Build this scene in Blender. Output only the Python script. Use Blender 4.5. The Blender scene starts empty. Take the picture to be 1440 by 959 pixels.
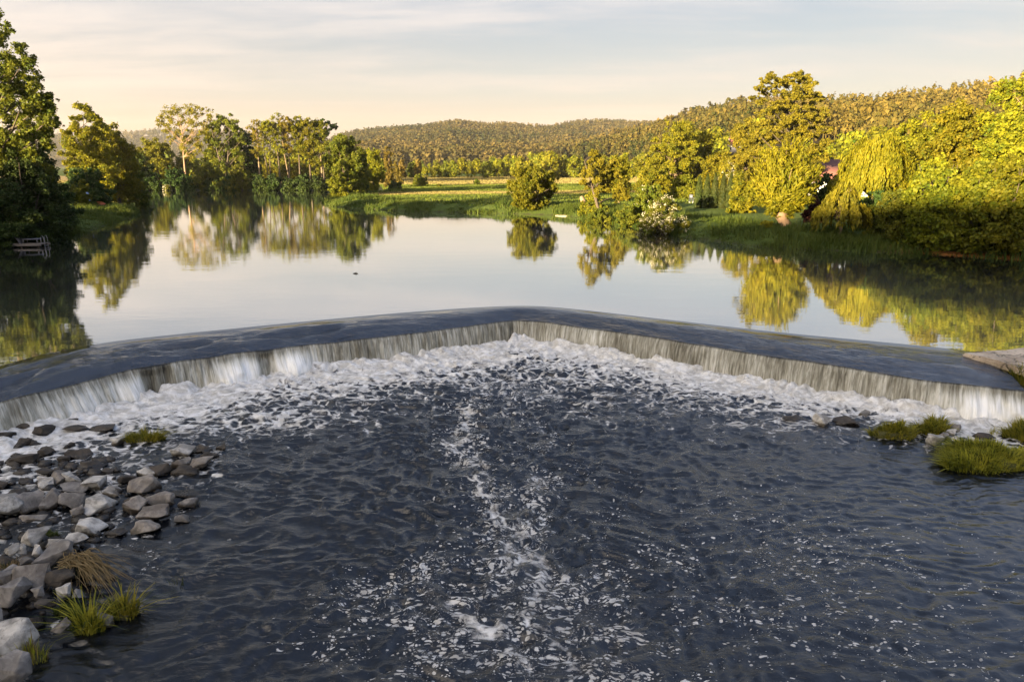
import bpy, math, random
import numpy as np
from math import radians, sin, cos, tan, pi, sqrt, atan2, hypot

SC = bpy.context.scene
COL = SC.collection
RNG = np.random.default_rng(7)
random.seed(7)

# ------------------------------------------------------------------ camera
CH, PITCH, F = 7.0, radians(14.1), 973.0
SP, CP = sin(PITCH), cos(PITCH)
ZU = 1.30            # water level above the weir
ZL = 0.0             # water level below it

def ray(px, py):
    X = (px - 720.0) / F
    V = (479.5 - py) / F
    return X, CP + V * SP, -SP + V * CP

def P(px, py, z=0.0):
    X, dy, dz = ray(px, py)
    t = (z - CH) / dz
    return np.array((X * t, dy * t, z))

def at(px, py, Y):
    X, dy, dz = ray(px, py)
    t = Y / dy
    return np.array((X * t, Y, CH + dz * t))

def pxm(py, Y):      # metres per photo pixel at depth Y
    return Y / ray(720, py)[1] / F

# ------------------------------------------------------------------ helpers
def link(o, parent=None):
    COL.objects.link(o)
    if parent is not None:
        o.parent = parent
    return o

def tag(o, label=None, cat=None, group=None, kind=None):
    if label: o['label'] = label
    if cat: o['category'] = cat
    if group: o['group'] = group
    if kind: o['kind'] = kind
    return o

def empty(name, loc, rz=0.0):
    o = bpy.data.objects.new(name, None)
    o.empty_display_size = 0.3
    o.location = [float(c) for c in loc]
    o.rotation_euler = (0, 0, rz)
    return link(o)

def np_mesh(name, verts, faces, mat=None, smooth=False):
    """verts (n,3); faces (m,k) of one size k, or a list of such arrays."""
    if not isinstance(faces, list):
        faces = [faces]
    me = bpy.data.meshes.new(name)
    verts = np.asarray(verts, np.float32)
    me.vertices.add(len(verts))
    me.vertices.foreach_set('co', verts.ravel())
    loops = np.concatenate([np.asarray(f, np.int32).ravel() for f in faces])
    tot = np.concatenate([np.full(len(f), np.asarray(f).shape[1], np.int32) for f in faces])
    start = np.concatenate([[0], np.cumsum(tot)[:-1]]).astype(np.int32)
    me.loops.add(len(loops))
    me.loops.foreach_set('vertex_index', loops)
    me.polygons.add(len(tot))
    me.polygons.foreach_set('loop_start', start)
    me.polygons.foreach_set('loop_total', tot)
    if smooth:
        me.polygons.foreach_set('use_smooth', np.ones(len(tot), bool))
    me.update(calc_edges=True)
    if mat is not None:
        for m in (mat if isinstance(mat, (list, tuple)) else [mat]):
            me.materials.append(m)
    return me

def obj(name, me, parent=None, loc=None):
    o = bpy.data.objects.new(name, me)
    if loc is not None:
        o.location = [float(c) for c in loc]
    return link(o, parent)

class MB:
    """collects simple shapes into ONE mesh"""
    def __init__(s): s.v, s.f, s.n = [], {}, 0
    def add(s, v, f):
        v = np.asarray(v, float); f = np.asarray(f, int)
        s.v.append(v); s.f.setdefault(f.shape[1], []).append(f + s.n); s.n += len(v)
        return s
    def box(s, c, d, rz=0.0, rx=0.0, taper=1.0):
        h = np.array(d, float) / 2
        q = np.array([(x, y, z) for z in (-1, 1) for y in (-1, 1) for x in (-1, 1)], float)
        q[4:, :2] *= taper
        q = q * h
        if rx:
            a = q.copy(); q[:, 1] = a[:, 1] * cos(rx) - a[:, 2] * sin(rx); q[:, 2] = a[:, 1] * sin(rx) + a[:, 2] * cos(rx)
        if rz:
            a = q.copy(); q[:, 0] = a[:, 0] * cos(rz) - a[:, 1] * sin(rz); q[:, 1] = a[:, 0] * sin(rz) + a[:, 1] * cos(rz)
        q = q + np.array(c, float)
        return s.add(q, [(0, 2, 3, 1), (4, 5, 7, 6), (0, 1, 5, 4), (1, 3, 7, 5), (3, 2, 6, 7), (2, 0, 4, 6)])
    def tube(s, pts, rad, n=6):
        pts = np.asarray(pts, float); m = len(pts)
        rad = np.broadcast_to(np.asarray(rad, float), (m,))
        t = np.gradient(pts, axis=0); t /= np.linalg.norm(t, axis=1)[:, None] + 1e-9
        ref = np.where(np.abs(t[:, 2:3]) > .9, np.array([[1., 0, 0]]), np.array([[0, 0, 1.]]))
        a = np.cross(t, ref); a /= np.linalg.norm(a, axis=1)[:, None] + 1e-9
        b = np.cross(t, a)
        th = np.arange(n) * 2 * pi / n
        v = pts[:, None] + rad[:, None, None] * (a[:, None] * np.cos(th)[None, :, None] + b[:, None] * np.sin(th)[None, :, None])
        i = np.arange(m - 1)[:, None] * n; j = np.arange(n)[None]; k = (j + 1) % n
        f = np.stack([i + j, i + k, i + n + k, i + n + j], -1).reshape(-1, 4)
        s.add(v.reshape(-1, 3), f)
        s.add(v[-1], [list(range(n))]); s.add(v[0], [list(range(n))[::-1]])
        return s
    def mesh(s, name, mat, smooth=False):
        return np_mesh(name, np.concatenate(s.v), [np.concatenate(f) for f in s.f.values()], mat, smooth)
    def build(s, name, mat, parent=None, smooth=False):
        return obj(name, s.mesh(name, mat, smooth), parent)

# value / gradient noise on arrays
_T = np.random.default_rng(3).random((256, 256)) * 2 - 1
def vn(x, y, seed=0):
    x = np.asarray(x, float) + seed * 17.31; y = np.asarray(y, float) + seed * 9.77
    xi = np.floor(x).astype(int); yi = np.floor(y).astype(int)
    fx = x - xi; fy = y - yi
    fx = fx * fx * fx * (fx * (fx * 6 - 15) + 10); fy = fy * fy * fy * (fy * (fy * 6 - 15) + 10)
    a = _T[xi & 255, yi & 255]; b = _T[(xi + 1) & 255, yi & 255]
    c = _T[xi & 255, (yi + 1) & 255]; d = _T[(xi + 1) & 255, (yi + 1) & 255]
    return (a * (1 - fx) + b * fx) * (1 - fy) + (c * (1 - fx) + d * fx) * fy
def fbm(x, y, o=4, seed=0, g=.5):
    r = 0; A = 1
    for k in range(o):
        r = r + A * vn(x * 2 ** k, y * 2 ** k, seed + k * 3); A *= g
    return r
def sstep(a, b, x):
    t = np.clip((x - a) / (b - a), 0, 1)
    return t * t * (3 - 2 * t)

def poly_sd(px, py, poly):
    """signed distance to a polygon, positive inside"""
    px = np.asarray(px, float); py = np.asarray(py, float)
    d2 = np.full(px.shape, 1e18); ins = np.zeros(px.shape, bool)
    n = len(poly)
    for i in range(n):
        ax, ay = poly[i]; bx, by = poly[(i + 1) % n]
        ex, ey = bx - ax, by - ay
        t = np.clip(((px - ax) * ex + (py - ay) * ey) / (ex * ex + ey * ey + 1e-12), 0, 1)
        d2 = np.minimum(d2, (px - ax - t * ex) ** 2 + (py - ay - t * ey) ** 2)
        c = ((ay > py) != (by > py))
        xx = ax + (py - ay) * ex / (ey if abs(ey) > 1e-9 else 1e-9)
        ins ^= c & (px < xx)
    return np.where(ins, 1, -1) * np.sqrt(d2)

def line_d(px, py, line):
    d2 = np.full(np.shape(px), 1e18)
    for (ax, ay), (bx, by) in zip(line[:-1], line[1:]):
        ex, ey = bx - ax, by - ay
        t = np.clip(((px - ax) * ex + (py - ay) * ey) / (ex * ex + ey * ey + 1e-12), 0, 1)
        d2 = np.minimum(d2, (px - ax - t * ex) ** 2 + (py - ay - t * ey) ** 2)
    return np.sqrt(d2)

# ------------------------------------------------------------------ materials
class NT:
    def __init__(s, name):
        s.m = bpy.data.materials.new(name); s.m.use_nodes = True
        s.t = s.m.node_tree; s.t.nodes.clear()
    def n(s, typ, ins=None, **kw):
        nd = s.t.nodes.new(typ)
        for k, v in kw.items(): setattr(nd, k, v)
        for k, v in (ins or {}).items():
            sk = nd.inputs[k]
            if isinstance(v, bpy.types.NodeSocket): s.t.links.new(v, sk)
            else: sk.default_value = v
        return nd
    def noise(s, vec, scale, detail=4, rough=.55, dist=0.0):
        i = {'Scale': scale, 'Detail': detail, 'Roughness': rough, 'Distortion': dist}
        if vec is not None: i['Vector'] = vec
        return s.n('ShaderNodeTexNoise', i).outputs['Fac']
    def math(s, op, a, b=None, c=None, clamp=False):
        nd = s.n('ShaderNodeMath', operation=op, use_clamp=clamp)
        for k, v in enumerate((a, b, c)):
            if v is None: continue
            if isinstance(v, bpy.types.NodeSocket): s.t.links.new(v, nd.inputs[k])
            else: nd.inputs[k].default_value = v
        return nd.outputs[0]
    def sstep(s, x, a, b, lo=0., hi=1.):
        nd = s.n('ShaderNodeMapRange', interpolation_type='SMOOTHSTEP')
        for k, v in zip(('Value', 'From Min', 'From Max', 'To Min', 'To Max'), (x, a, b, lo, hi)):
            if isinstance(v, bpy.types.NodeSocket): s.t.links.new(v, nd.inputs[k])
            else: nd.inputs[k].default_value = v
        return nd.outputs[0]
    def mix(s, f, a, b, bt='MIX'):
        nd = s.n('ShaderNodeMix', data_type='RGBA', blend_type=bt)
        for k, v in ((0, f), (6, a), (7, b)):
            if isinstance(v, bpy.types.NodeSocket): s.t.links.new(v, nd.inputs[k])
            elif k == 0: nd.inputs[k].default_value = v
            else: nd.inputs[k].default_value = (*v, 1)
        return nd.outputs[2]
    def ramp(s, f, stops):
        nd = s.n('ShaderNodeValToRGB', {'Fac': f})
        e = nd.color_ramp.elements
        while len(e) < len(stops): e.new(.5)
        for el, (p, c) in zip(e, stops): el.position = p; el.color = (*c, 1)
        return nd.outputs[0]
    def obco(s): return s.n('ShaderNodeTexCoord').outputs['Object']
    def geo(s): return s.n('ShaderNodeNewGeometry')
    def mapv(s, vec, sc, rot=(0, 0, 0)):
        return s.n('ShaderNodeMapping', {'Vector': vec, 'Scale': sc, 'Rotation': rot}).outputs[0]
    def bump(s, h, strength, dist, normal=None):
        i = {'Height': h, 'Strength': strength, 'Distance': dist}
        if normal is not None: i['Normal'] = normal
        return s.n('ShaderNodeBump', i).outputs[0]
    def attr(s, name): return s.n('ShaderNodeAttribute', attribute_name=name)
    def bsdf(s, col, rough=.6, normal=None, **kw):
        i = {'Base Color': col if isinstance(col, bpy.types.NodeSocket) else (*col, 1), 'Roughness': rough}
        if normal is not None: i['Normal'] = normal
        i.update(kw)
        return s.n('ShaderNodeBsdfPrincipled', i).outputs[0]
    def out(s, sh):
        s.n('ShaderNodeOutputMaterial', {'Surface': sh}); return s.m

def leaf_mat(name, c1, c2, trans=.3, tcol=None, rough=.6, seedscale=.35):
    """leaf colour varies leaf by leaf and in patches over the crown"""
    t = NT(name)
    r = t.geo().outputs['Random Per Island']
    oi = t.n('ShaderNodeObjectInfo').outputs['Random']
    n = t.math('MULTIPLY_ADD', t.noise(t.obco(), seedscale * 2.6, 2), .5, t.math('MULTIPLY', t.noise(t.obco(), seedscale, 3), .5))
    f = t.math('ADD', t.math('MULTIPLY', r, .50), t.math('MULTIPLY_ADD', n, 2.0, -.75), clamp=True)
    c = t.mix(f, c1, c2)
    hs = t.n('ShaderNodeHueSaturation', {'Hue': t.math('MULTIPLY_ADD', oi, .03, .485), 'Saturation': 1.0,
                                         'Value': t.math('MULTIPLY_ADD', oi, .3, .85), 'Color': c}).outputs[0]
    d = t.bsdf(hs, rough, **{'Specular IOR Level': .12})
    tc = t.mix(.5, hs, tcol or tuple(x * 1.5 for x in c2))
    tr = t.n('ShaderNodeBsdfTranslucent', {'Color': tc}).outputs[0]
    return t.out(t.n('ShaderNodeMixShader', {0: trans, 1: d, 2: tr}).outputs[0])

def simple_mat(name, c, rough=.6, var=.25, scale=8., bump=0.0, bdist=.02, metallic=0.0):
    t = NT(name); v = t.obco()
    n = t.noise(v, scale, 6, .6)
    col = t.mix(n, tuple(x * (1 - var) for x in c), tuple(min(1, x * (1 + var)) for x in c))
    nm = t.bump(t.noise(v, scale * 3, 5), bump, bdist) if bump else None
    return t.out(t.bsdf(col, rough, nm, Metallic=metallic))

M = {}
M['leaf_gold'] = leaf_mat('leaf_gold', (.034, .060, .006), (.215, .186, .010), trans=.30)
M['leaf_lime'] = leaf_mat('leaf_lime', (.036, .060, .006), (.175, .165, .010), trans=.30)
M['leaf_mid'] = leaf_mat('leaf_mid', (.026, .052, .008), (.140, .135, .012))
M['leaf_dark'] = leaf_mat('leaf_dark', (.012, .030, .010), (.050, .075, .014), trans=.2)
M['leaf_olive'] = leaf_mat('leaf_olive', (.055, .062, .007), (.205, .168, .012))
M['leaf_willow'] = leaf_mat('leaf_willow', (.070, .092, .007), (.235, .205, .010), trans=.35)
M['leaf_conifer'] = leaf_mat('leaf_conifer', (.012, .024, .007), (.050, .056, .011), trans=.15)
M['leaf_bronze'] = leaf_mat('leaf_bronze', (.080, .060, .012), (.135, .098, .018))
M['leaf_wine'] = leaf_mat('leaf_wine', (.040, .014, .012), (.070, .030, .018))
M['blossom'] = simple_mat('blossom', (.36, .34, .25), .7, .12)
M['grass_green'] = leaf_mat('grass_green', (.030, .056, .010), (.085, .098, .016), seedscale=.15)
M['grass_yellow'] = leaf_mat('grass_yellow', (.15, .17, .016), (.42, .36, .045), seedscale=1.2)
M['grass_hay'] = leaf_mat('grass_hay', (.12, .10, .036), (.20, .155, .058), trans=.15, seedscale=.05)
M['grass_meadow'] = leaf_mat('grass_meadow', (.060, .092, .014), (.125, .150, .022), seedscale=.05)
M['grass_dry'] = leaf_mat('grass_dry', (.16, .12, .05), (.30, .23, .11), trans=.15, seedscale=2.)
def pine_mat(name, c1, c2):
    t = NT(name); v = t.obco(); r = t.geo().outputs['Random Per Island']
    f = t.math('ADD', t.math('MULTIPLY', r, .30), t.math('ADD', t.math('MULTIPLY_ADD', t.noise(v, .10, 2), 1.2, -.45), t.math('MULTIPLY_ADD', t.noise(v, .007, 3), 1.5, -.68)), clamp=True)
    c = t.mix(f, c1, c2)
    return t.out(t.n('ShaderNodeMixShader', {0: .1, 1: t.bsdf(c, .7, **{'Specular IOR Level': .1}), 2: t.n('ShaderNodeBsdfTranslucent', {'Color': c}).outputs[0]}).outputs[0])
M['pine_mass'] = pine_mat('pine_mass', (.016, .027, .006), (.150, .104, .021))
M['hill_mass'] = pine_mat('hill_mass', (.012, .021, .007), (.122, .084, .023))
M['bark'] = simple_mat('bark', (.16, .115, .07), .85, .35, 6, .6, .03)
M['bark_dark'] = simple_mat('bark_dark', (.06, .045, .032), .85, .35, 6, .6, .03)
M['bark_pale'] = simple_mat('bark_pale', (.20, .13, .085), .85, .3, 5, .6, .03)
M['white_paint'] = simple_mat('white_paint', (.78, .77, .74), .5, .05, 3)
M['plaster'] = simple_mat('plaster', (.72, .66, .58), .8, .08, 1.5)
M['roof_red'] = simple_mat('roof_red', (.25, .085, .05), .8, .25, 3)
M['roof_brown'] = simple_mat('roof_brown', (.19, .075, .06), .8, .25, 3)
M['roof_grey'] = simple_mat('roof_grey', (.16, .17, .20), .7, .2, 3)
M['pane'] = simple_mat('pane', (.03, .035, .045), .1, .1)
M['timber'] = simple_mat('timber', (.13, .11, .095), .8, .3, 5, .3)
M['grey_cloth'] = simple_mat('grey_cloth', (.10, .10, .12), .8, .15)
M['blue_cloth'] = simple_mat('blue_cloth', (.17, .25, .45), .8, .15)
M['orange_hull'] = simple_mat('orange_hull', (.42, .10, .03), .45, .15)
M['steel'] = simple_mat('steel', (.14, .14, .15), .4, .1, metallic=.5)
M['driftwood'] = simple_mat('driftwood', (.05, .04, .03), .7, .3)

# ------------------------------------------------------------------ river plan, terrain
def pl(pts, z): return [tuple(P(x, y, z)[:2]) for x, y in pts]
CREST = pl([(-140, 556), (-60, 529), (0, 515), (60, 498), (150, 481), (250, 470), (400, 455), (550, 441), (660, 433), (722, 430),
            (770, 431), (830, 437), (950, 451), (1100, 468), (1250, 482), (1352, 492), (1372, 495)], 1.30)
LIP = pl([(-140, 606), (-60, 582), (0, 565), (80, 545), (180, 521), (267, 506), (340, 496), (430, 485), (575, 469), (690, 454), (724, 450),
          (760, 452), (850, 464), (1000, 487), (1100, 503), (1200, 518), (1300, 534), (1442, 549)], 0.90)
BASE = [(x + 0.0, y) for x, y in LIP]

LEFT_UP = pl([(-300, 560), (-260, 450), (-60, 366), (0, 348), (30, 344), (60, 337), (120, 327), (170, 310), (192, 299), (186, 290), (150, 284), (180, 275),
              (205, 268), (330, 266.5), (450, 267), (520, 267)], ZU)
RIGHT_UP = pl([(520, 276), (462, 279), (455, 285), (470, 291), (560, 297), (690, 300), (780, 303), (830, 309), (900, 320), (960, 333), (1060, 347),
               (1150, 352), (1300, 357), (1440, 366), (1520, 400), (1500, 470), (1380, 494)], ZU)
RIGHT_LO = pl([(1460, 560), (1500, 640), (1580, 800)], 0.0) + [(14, 2), (16, -30)]
LEFT_LO = [(-12, -30), (-9, 2)] + pl([(-20, 940), (-45, 820), (-60, 700), (-90, 610)], 0.0)
RIVER = LEFT_LO + LEFT_UP + RIGHT_UP + RIGHT_LO

def azs(px, py):
    X, dy, dz = ray(px, py)
    return atan2(X, dy), dz / hypot(X, dy)
def layer(pts, tree):
    a, zc, r0, r1 = [], [], [], []
    for px, py, f0, f1 in pts:
        az, sl = azs(px, py)
        a.append(az); zc.append(max(CH + sl * f1 - tree, 0)); r0.append(f0); r1.append(f1)
    return [np.array(q) for q in (a, zc, r0, r1)]
HILLS = [
    layer([(-500, 205, 2300, 3200), (100, 192, 2300, 3200), (190, 188, 2300, 3200), (240, 185, 2300, 3200), (300, 188, 2300, 3200), (360, 191, 2300, 3200),
           (430, 197, 2300, 3200), (520, 225, 2300, 3200)], 12),
    layer([(400, 240, 650, 1600), (450, 206, 650, 1600), (480, 192, 650, 1600), (520, 184, 650, 1600), (580, 180, 650, 1600), (615, 176, 650, 1600), (645, 172, 650, 1600),
           (700, 177, 650, 1600), (760, 179, 650, 1700), (800, 175, 650, 1800), (850, 172, 650, 1900), (910, 174, 650, 1900), (1000, 178, 650, 1900), (1150, 195, 650, 1900)], 12),
    layer([(620, 240, 560, 900), (690, 229, 520, 900), (760, 212, 470, 850), (830, 201, 420, 800), (900, 187, 360, 760), (960, 171, 280, 700), (1000, 163, 220, 660),
           (1040, 153, 190, 640), (1100, 148, 180, 600), (1160, 147, 170, 580), (1250, 142, 170, 560), (1340, 133, 170, 540), (1440, 125, 170, 520), (1700, 112, 170, 500),
           (2400, 112, 170, 500)], 11),
]

def hills_z(x, y):
    r = np.hypot(x, y); az = np.arctan2(x, np.maximum(y, 1e-3))
    z = np.zeros(np.shape(x))
    for i, (a, zc, r0, r1) in enumerate(HILLS):
        Z = np.interp(az, a, zc); R0 = np.interp(az, a, r0); R1 = np.interp(az, a, r1)
        k = (r - R0) / (R1 - R0)
        wob = -np.abs(fbm(x / 250., y / 250., 3, 20 + i)) * .75
        kk = np.clip(k, 0, 1)
        prof = kk ** 1.15 + wob * np.sin(kk * pi) * kk
        prof = np.where(k > 1, np.maximum(1 - .6 * (k - 1), 0), prof)
        z = np.maximum(z, Z * prof * (y > 20))
    return z

def ground_z(x, y):
    x = np.asarray(x, float); y = np.asarray(y, float)
    d = -poly_sd(x, y, RIVER)                      # >0 on land
    lower = y < 29
    # land level: 1.3 m water above the weir
    up = np.where(d > 0, 1.3 + np.minimum(.05 + d * .22, .9) + .10 * fbm(x / 5, y / 5, 3, 1) * np.clip(d / 2, 0, 1) + .004 * np.clip(d - 6, 0, 400), np.maximum(1.3 + d * .35, -.6))
    lo = np.where(d > 0, np.minimum(d * .4, 2.6), np.maximum(d * .22 - .05, -.7))
    w = sstep(27, 34, y + np.where(x < 0, .0, 0) )
    z = lo * (1 - w) + up * w
    z = np.where(d < 0, np.where(y < 30.5, lo, up), z)
    # unseen ridge added behind the viewpoint to keep the weir in shade
    back = 25.5 * sstep(45, 100, -y) + (1.0 * vn(x / 9, y / 9, 5) + .7 * vn(x / 31, y / 31, 6)) * sstep(60, 95, -y)
    return z + hills_z(x, y) + back

def hit(px, py, n=600, r0=15, r1=2500):
    """where the sight line through a photo pixel meets the ground"""
    X, dy, dz = ray(px, py)
    t = np.geomspace(r0, r1, n)
    g = ground_z(X * t, dy * t)
    below = np.nonzero(CH + dz * t < g)[0]
    i = below[0] if len(below) else n - 1
    return np.array((X * t[i], dy * t[i], g[i]))
def gz1(x, y): return float(ground_z(np.array([x]), np.array([y]))[0])

def graded(lo_far, a, b, hi_far, step, grow=1.12, mid=None):
    c = list(np.arange(a, b, step))
    s = step; v = c[-1]
    while v < hi_far:
        s = min(s * grow, 90) if mid is None or v > mid[0] else min(s * grow, mid[1])
        v += s; c.append(v)
    s = step; v = c[0]; L = []
    while v > lo_far:
        s = min(s * grow, 400); v -= s; L.append(v)
    return np.array(L[::-1] + c)
gx = graded(-4000, -75, 95, 4300, .8)
gy = graded(-400, 3, 125, 3650, .8, mid=(420, 2.0))
GX, GY = np.meshgrid(gx, gy)
GZ = ground_z(GX, GY)
n0, n1 = GX.shape
idx = np.arange(n0 * n1).reshape(n0, n1)
quads = np.stack([idx[:-1, :-1], idx[:-1, 1:], idx[1:, 1:], idx[1:, :-1]], -1).reshape(-1, 4)
gm = np_mesh('ground', np.stack([GX, GY, GZ], -1).reshape(-1, 3), quads, None, True)
# what grows or lies where
d_r = -poly_sd(GX, GY, RIVER)
hz = hills_z(GX, GY)
def put(col, c, w): return col * (1 - w[..., None]) + np.array(c) * w[..., None]
colr = np.zeros(GX.shape + (3,)) + np.array((.060, .085, .018))
edge = 6 * vn(GX / 60, GY / 300, 4)
tan_ = ((GY + edge > 126) & (GY + edge < 141)).astype(float) * sstep(5, 12, d_r)
colr = put(colr, (.21, .145, .055), tan_ * .75)
colr = put(colr, (.26, .19, .085), sstep(200, 206, GY + edge) * (GY < 330) * (hz < .5))
colr = put(colr, (.12, .15, .03), sstep(182, 186, GY + edge) * (1 - sstep(200, 204, GY + edge)) * (GX < 40))
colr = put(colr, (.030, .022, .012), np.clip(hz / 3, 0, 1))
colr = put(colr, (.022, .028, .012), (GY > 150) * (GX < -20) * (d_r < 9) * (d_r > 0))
bed = sstep(.3, -.1, d_r)
colr = put(colr, (.035, .03, .022), bed)
gravel = (GY < 30) * (GY > -40) * sstep(4, 2, d_r)
colr = put(colr, (.07, .06, .045), gravel)
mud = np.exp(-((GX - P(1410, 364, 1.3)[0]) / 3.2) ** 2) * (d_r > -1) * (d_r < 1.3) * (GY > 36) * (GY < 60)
colr = put(colr, (.30, .12, .035), np.clip(mud * 1.5, 0, 1))  # mud bank, with the orange of low sunlight painted into its colour
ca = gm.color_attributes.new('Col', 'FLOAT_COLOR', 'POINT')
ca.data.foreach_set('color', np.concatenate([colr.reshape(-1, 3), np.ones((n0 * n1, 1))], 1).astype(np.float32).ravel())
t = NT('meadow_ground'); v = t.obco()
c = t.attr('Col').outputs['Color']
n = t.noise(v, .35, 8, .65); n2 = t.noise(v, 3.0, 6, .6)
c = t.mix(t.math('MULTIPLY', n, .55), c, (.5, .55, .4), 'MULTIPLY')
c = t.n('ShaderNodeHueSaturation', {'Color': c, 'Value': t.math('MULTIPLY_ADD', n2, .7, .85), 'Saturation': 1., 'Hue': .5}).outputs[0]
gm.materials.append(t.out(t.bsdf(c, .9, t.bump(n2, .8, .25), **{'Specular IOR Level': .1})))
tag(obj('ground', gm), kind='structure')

# ------------------------------------------------------------------ water above the weir
def resample(line, n):
    a = np.array(line); s = np.concatenate([[0], np.cumsum(np.hypot(*np.diff(a, axis=0).T))])
    u = np.linspace(0, s[-1], n)
    return np.stack([np.interp(u, s, a[:, 0]), np.interp(u, s, a[:, 1])], 1), u
def smooth_line(q, k=7):
    w = np.ones(k) / k; r = q.copy()
    for j in (0, 1):
        p = np.pad(q[:, j], k // 2, mode='reflect', reflect_type='odd'); r[:, j] = np.convolve(p, w, 'valid')
    return r
NL, NR = 700, 620
iC, iL = 9, 10          # index of the apex in CREST and LIP
cl, _ = resample(CREST[:iC + 1], NL); cr, _ = resample(CREST[iC:], NR)
ll, ul = resample(LIP[:iL + 1], NL); lr, ur = resample(LIP[iL:], NR)
crest = smooth_line(np.concatenate([cl, cr[1:]]), 61)
lip = smooth_line(np.concatenate([ll, lr[1:]]), 13)
U = np.concatenate([ul, ul[-1] + ur[1:]])          # metres along the lip
NU = len(U)
tg = np.gradient(lip, axis=0); tg /= np.linalg.norm(tg, axis=1)[:, None]
nrm = np.stack([tg[:, 1], -tg[:, 0]], 1)            # downstream
k = 81; w = np.ones(k) / k
for j in (0, 1): nrm[:, j] = np.convolve(np.pad(nrm[:, j], k // 2, mode='edge'), w, 'valid')
nrm /= np.linalg.norm(nrm, axis=1)[:, None]

def water_mat(name, base, rough, bump_nodes, ior=1.33, spec=.5):
    t = NT(name); nm = bump_nodes(t)
    return t.out(t.bsdf(base, rough, nm, IOR=ior, **{'Specular IOR Level': spec}))
def bump_upper(t):
    v = t.obco()
    a = t.noise(t.mapv(v, (.5, 1.3, 1)), .55, 3, .5)
    b = t.noise(t.mapv(v, (.6, 1.6, 1)), 2.6, 3, .5)
    n1 = t.bump(a, .05, .10)
    return t.bump(b, .035, .05, n1)
t = NT('river_water'); nm = bump_upper(t)
fz = t.n('ShaderNodeLayerWeight', {'Blend': .5, 'Normal': nm}).outputs['Facing']
M['river_water'] = t.out(t.n('ShaderNodeMixShader', {0: t.sstep(fz, .45, 1.0, .10, .96), 1: t.bsdf((.014, .017, .009), .4, nm), 2: t.n('ShaderNodeBsdfGlossy', {'Color': (.97, .97, .97, 1), 'Roughness': .012, 'Normal': nm}).outputs[0]}).outputs[0])
cstep = crest[::6]
ring = [tuple(p) for p in cstep] + [(60, crest[-1][1] - .3), (400, crest[-1][1] - .3), (420, 420), (-420, 420), (-420, crest[0][1] - .2), (-70, crest[0][1] - .2)]
bpts = np.array([(x, y, ZU) for x, y in ring])
import bmesh
bm = bmesh.new()
bm.faces.new([bm.verts.new(p) for p in bpts]); bmesh.ops.triangulate(bm, faces=bm.faces[:])
me = bpy.data.meshes.new('river_water'); bm.to_mesh(me); bm.free(); me.materials.append(M['river_water'])
tag(obj('river_water', me), kind='structure')

# ------------------------------------------------------------------ sheet of water sliding over the weir crown
def strip(rows_xyz, extra, name, mat, smooth=True):
    R, N = rows_xyz.shape[:2]
    i = np.arange(R * N).reshape(R, N)
    q = np.stack([i[:-1, :-1], i[1:, :-1], i[1:, 1:], i[:-1, 1:]], -1).reshape(-1, 4)
    me = np_mesh(name, rows_xyz.reshape(-1, 3), q, mat, smooth)
    for an, arr in extra.items():
        at_ = me.attributes.new(an, 'FLOAT', 'POINT'); at_.data.foreach_set('value', arr.astype(np.float32).ravel())
    return me
RV = 34
vv = np.linspace(0, 1, RV)[:, None]
UU = np.broadcast_to(U, (RV, NU)); VV = np.broadcast_to(vv, (RV, NU))
wid = np.linalg.norm(lip - crest, axis=1)
xy = crest[None] * (1 - vv[..., None]) + lip[None] * vv[..., None]
zz = ZU + .004 - (ZU - .90) * (VV ** 2.1)
DV = VV * wid
rip = .050 * vn(UU * .42 + DV * .55, DV * 1.35 - UU * .12, 1) + .026 * vn(UU * 1.0 + DV, DV * 2.9 - UU * .3, 2) + .010 * vn(UU * 2.4, DV * 5.5 - UU * .6, 3)
leftish = sstep(ul[-1] * .9, ul[-1] * .35, UU)
zz = zz + rip * sstep(.10, .55, VV) * (.8 + 1.8 * leftish) * (1 - .6 * sstep(.85, 1, VV))
def bump_crown(t):
    v = t.n('ShaderNodeCombineXYZ', {0: t.attr('u').outputs['Fac'], 1: t.attr('w').outputs['Fac'], 2: 0.}).outputs[0]
    a = t.noise(t.mapv(v, (1.1, 3.2, 1), (0, 0, .12)), 1.0, 5, .6, .5)
    b = t.noise(t.mapv(v, (3.2, 9., 1), (0, 0, .15)), 1.0, 4, .6, .6)
    k = t.sstep(t.attr('v').outputs['Fac'], .08, .55)
    n1 = t.bump(t.math('MULTIPLY', a, k), .8, .18)
    return t.bump(t.math('MULTIPLY', b, k), .6, .05, n1)
M['crown_water'] = water_mat('crown_water', (.012, .015, .022), .04, bump_crown, 1.9, .5)
me = strip(np.concatenate([xy, zz[..., None]], -1), {'u': UU, 'v': VV, 'w': VV * wid}, 'weir_crown_water', M['crown_water'])
tag(obj('weir_crown_water', me), kind='structure')

# ------------------------------------------------------------------ falling curtain of water
lipx_px = np.array([720 + F * p[0] / (p[1] * CP + (CH - .9) * SP) for p in lip])   # photo column of each lip point
def bumpf(c, w): return np.exp(-((lipx_px - c) / w) ** 2)
casc = np.clip(1.0 * bumpf(325, 38) + .9 * bumpf(412, 26) + .7 * bumpf(175, 22) + .5 * bumpf(90, 60) + .8 * sstep(1290, 1380, lipx_px), 0, 1)
gap = np.clip(bumpf(205, 10) + .8 * bumpf(372, 9) + .7 * bumpf(228, 8), 0, 1)
RW = 30
ss = np.linspace(0, 1, RW)[:, None]
SS = np.broadcast_to(ss, (RW, NU)); UC = np.broadcast_to(U, (RW, NU))
CA = np.broadcast_to(casc, (RW, NU)); GP = np.broadcast_to(gap, (RW, NU))
off = .30 * SS ** .6 + CA * (.55 * sstep(.15, .8, SS)) + (.030 * vn(UC * 6, SS * 1.0, 7) + .018 * vn(UC * 15, SS * 1.6, 8)) * sstep(0, .2, SS)
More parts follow.
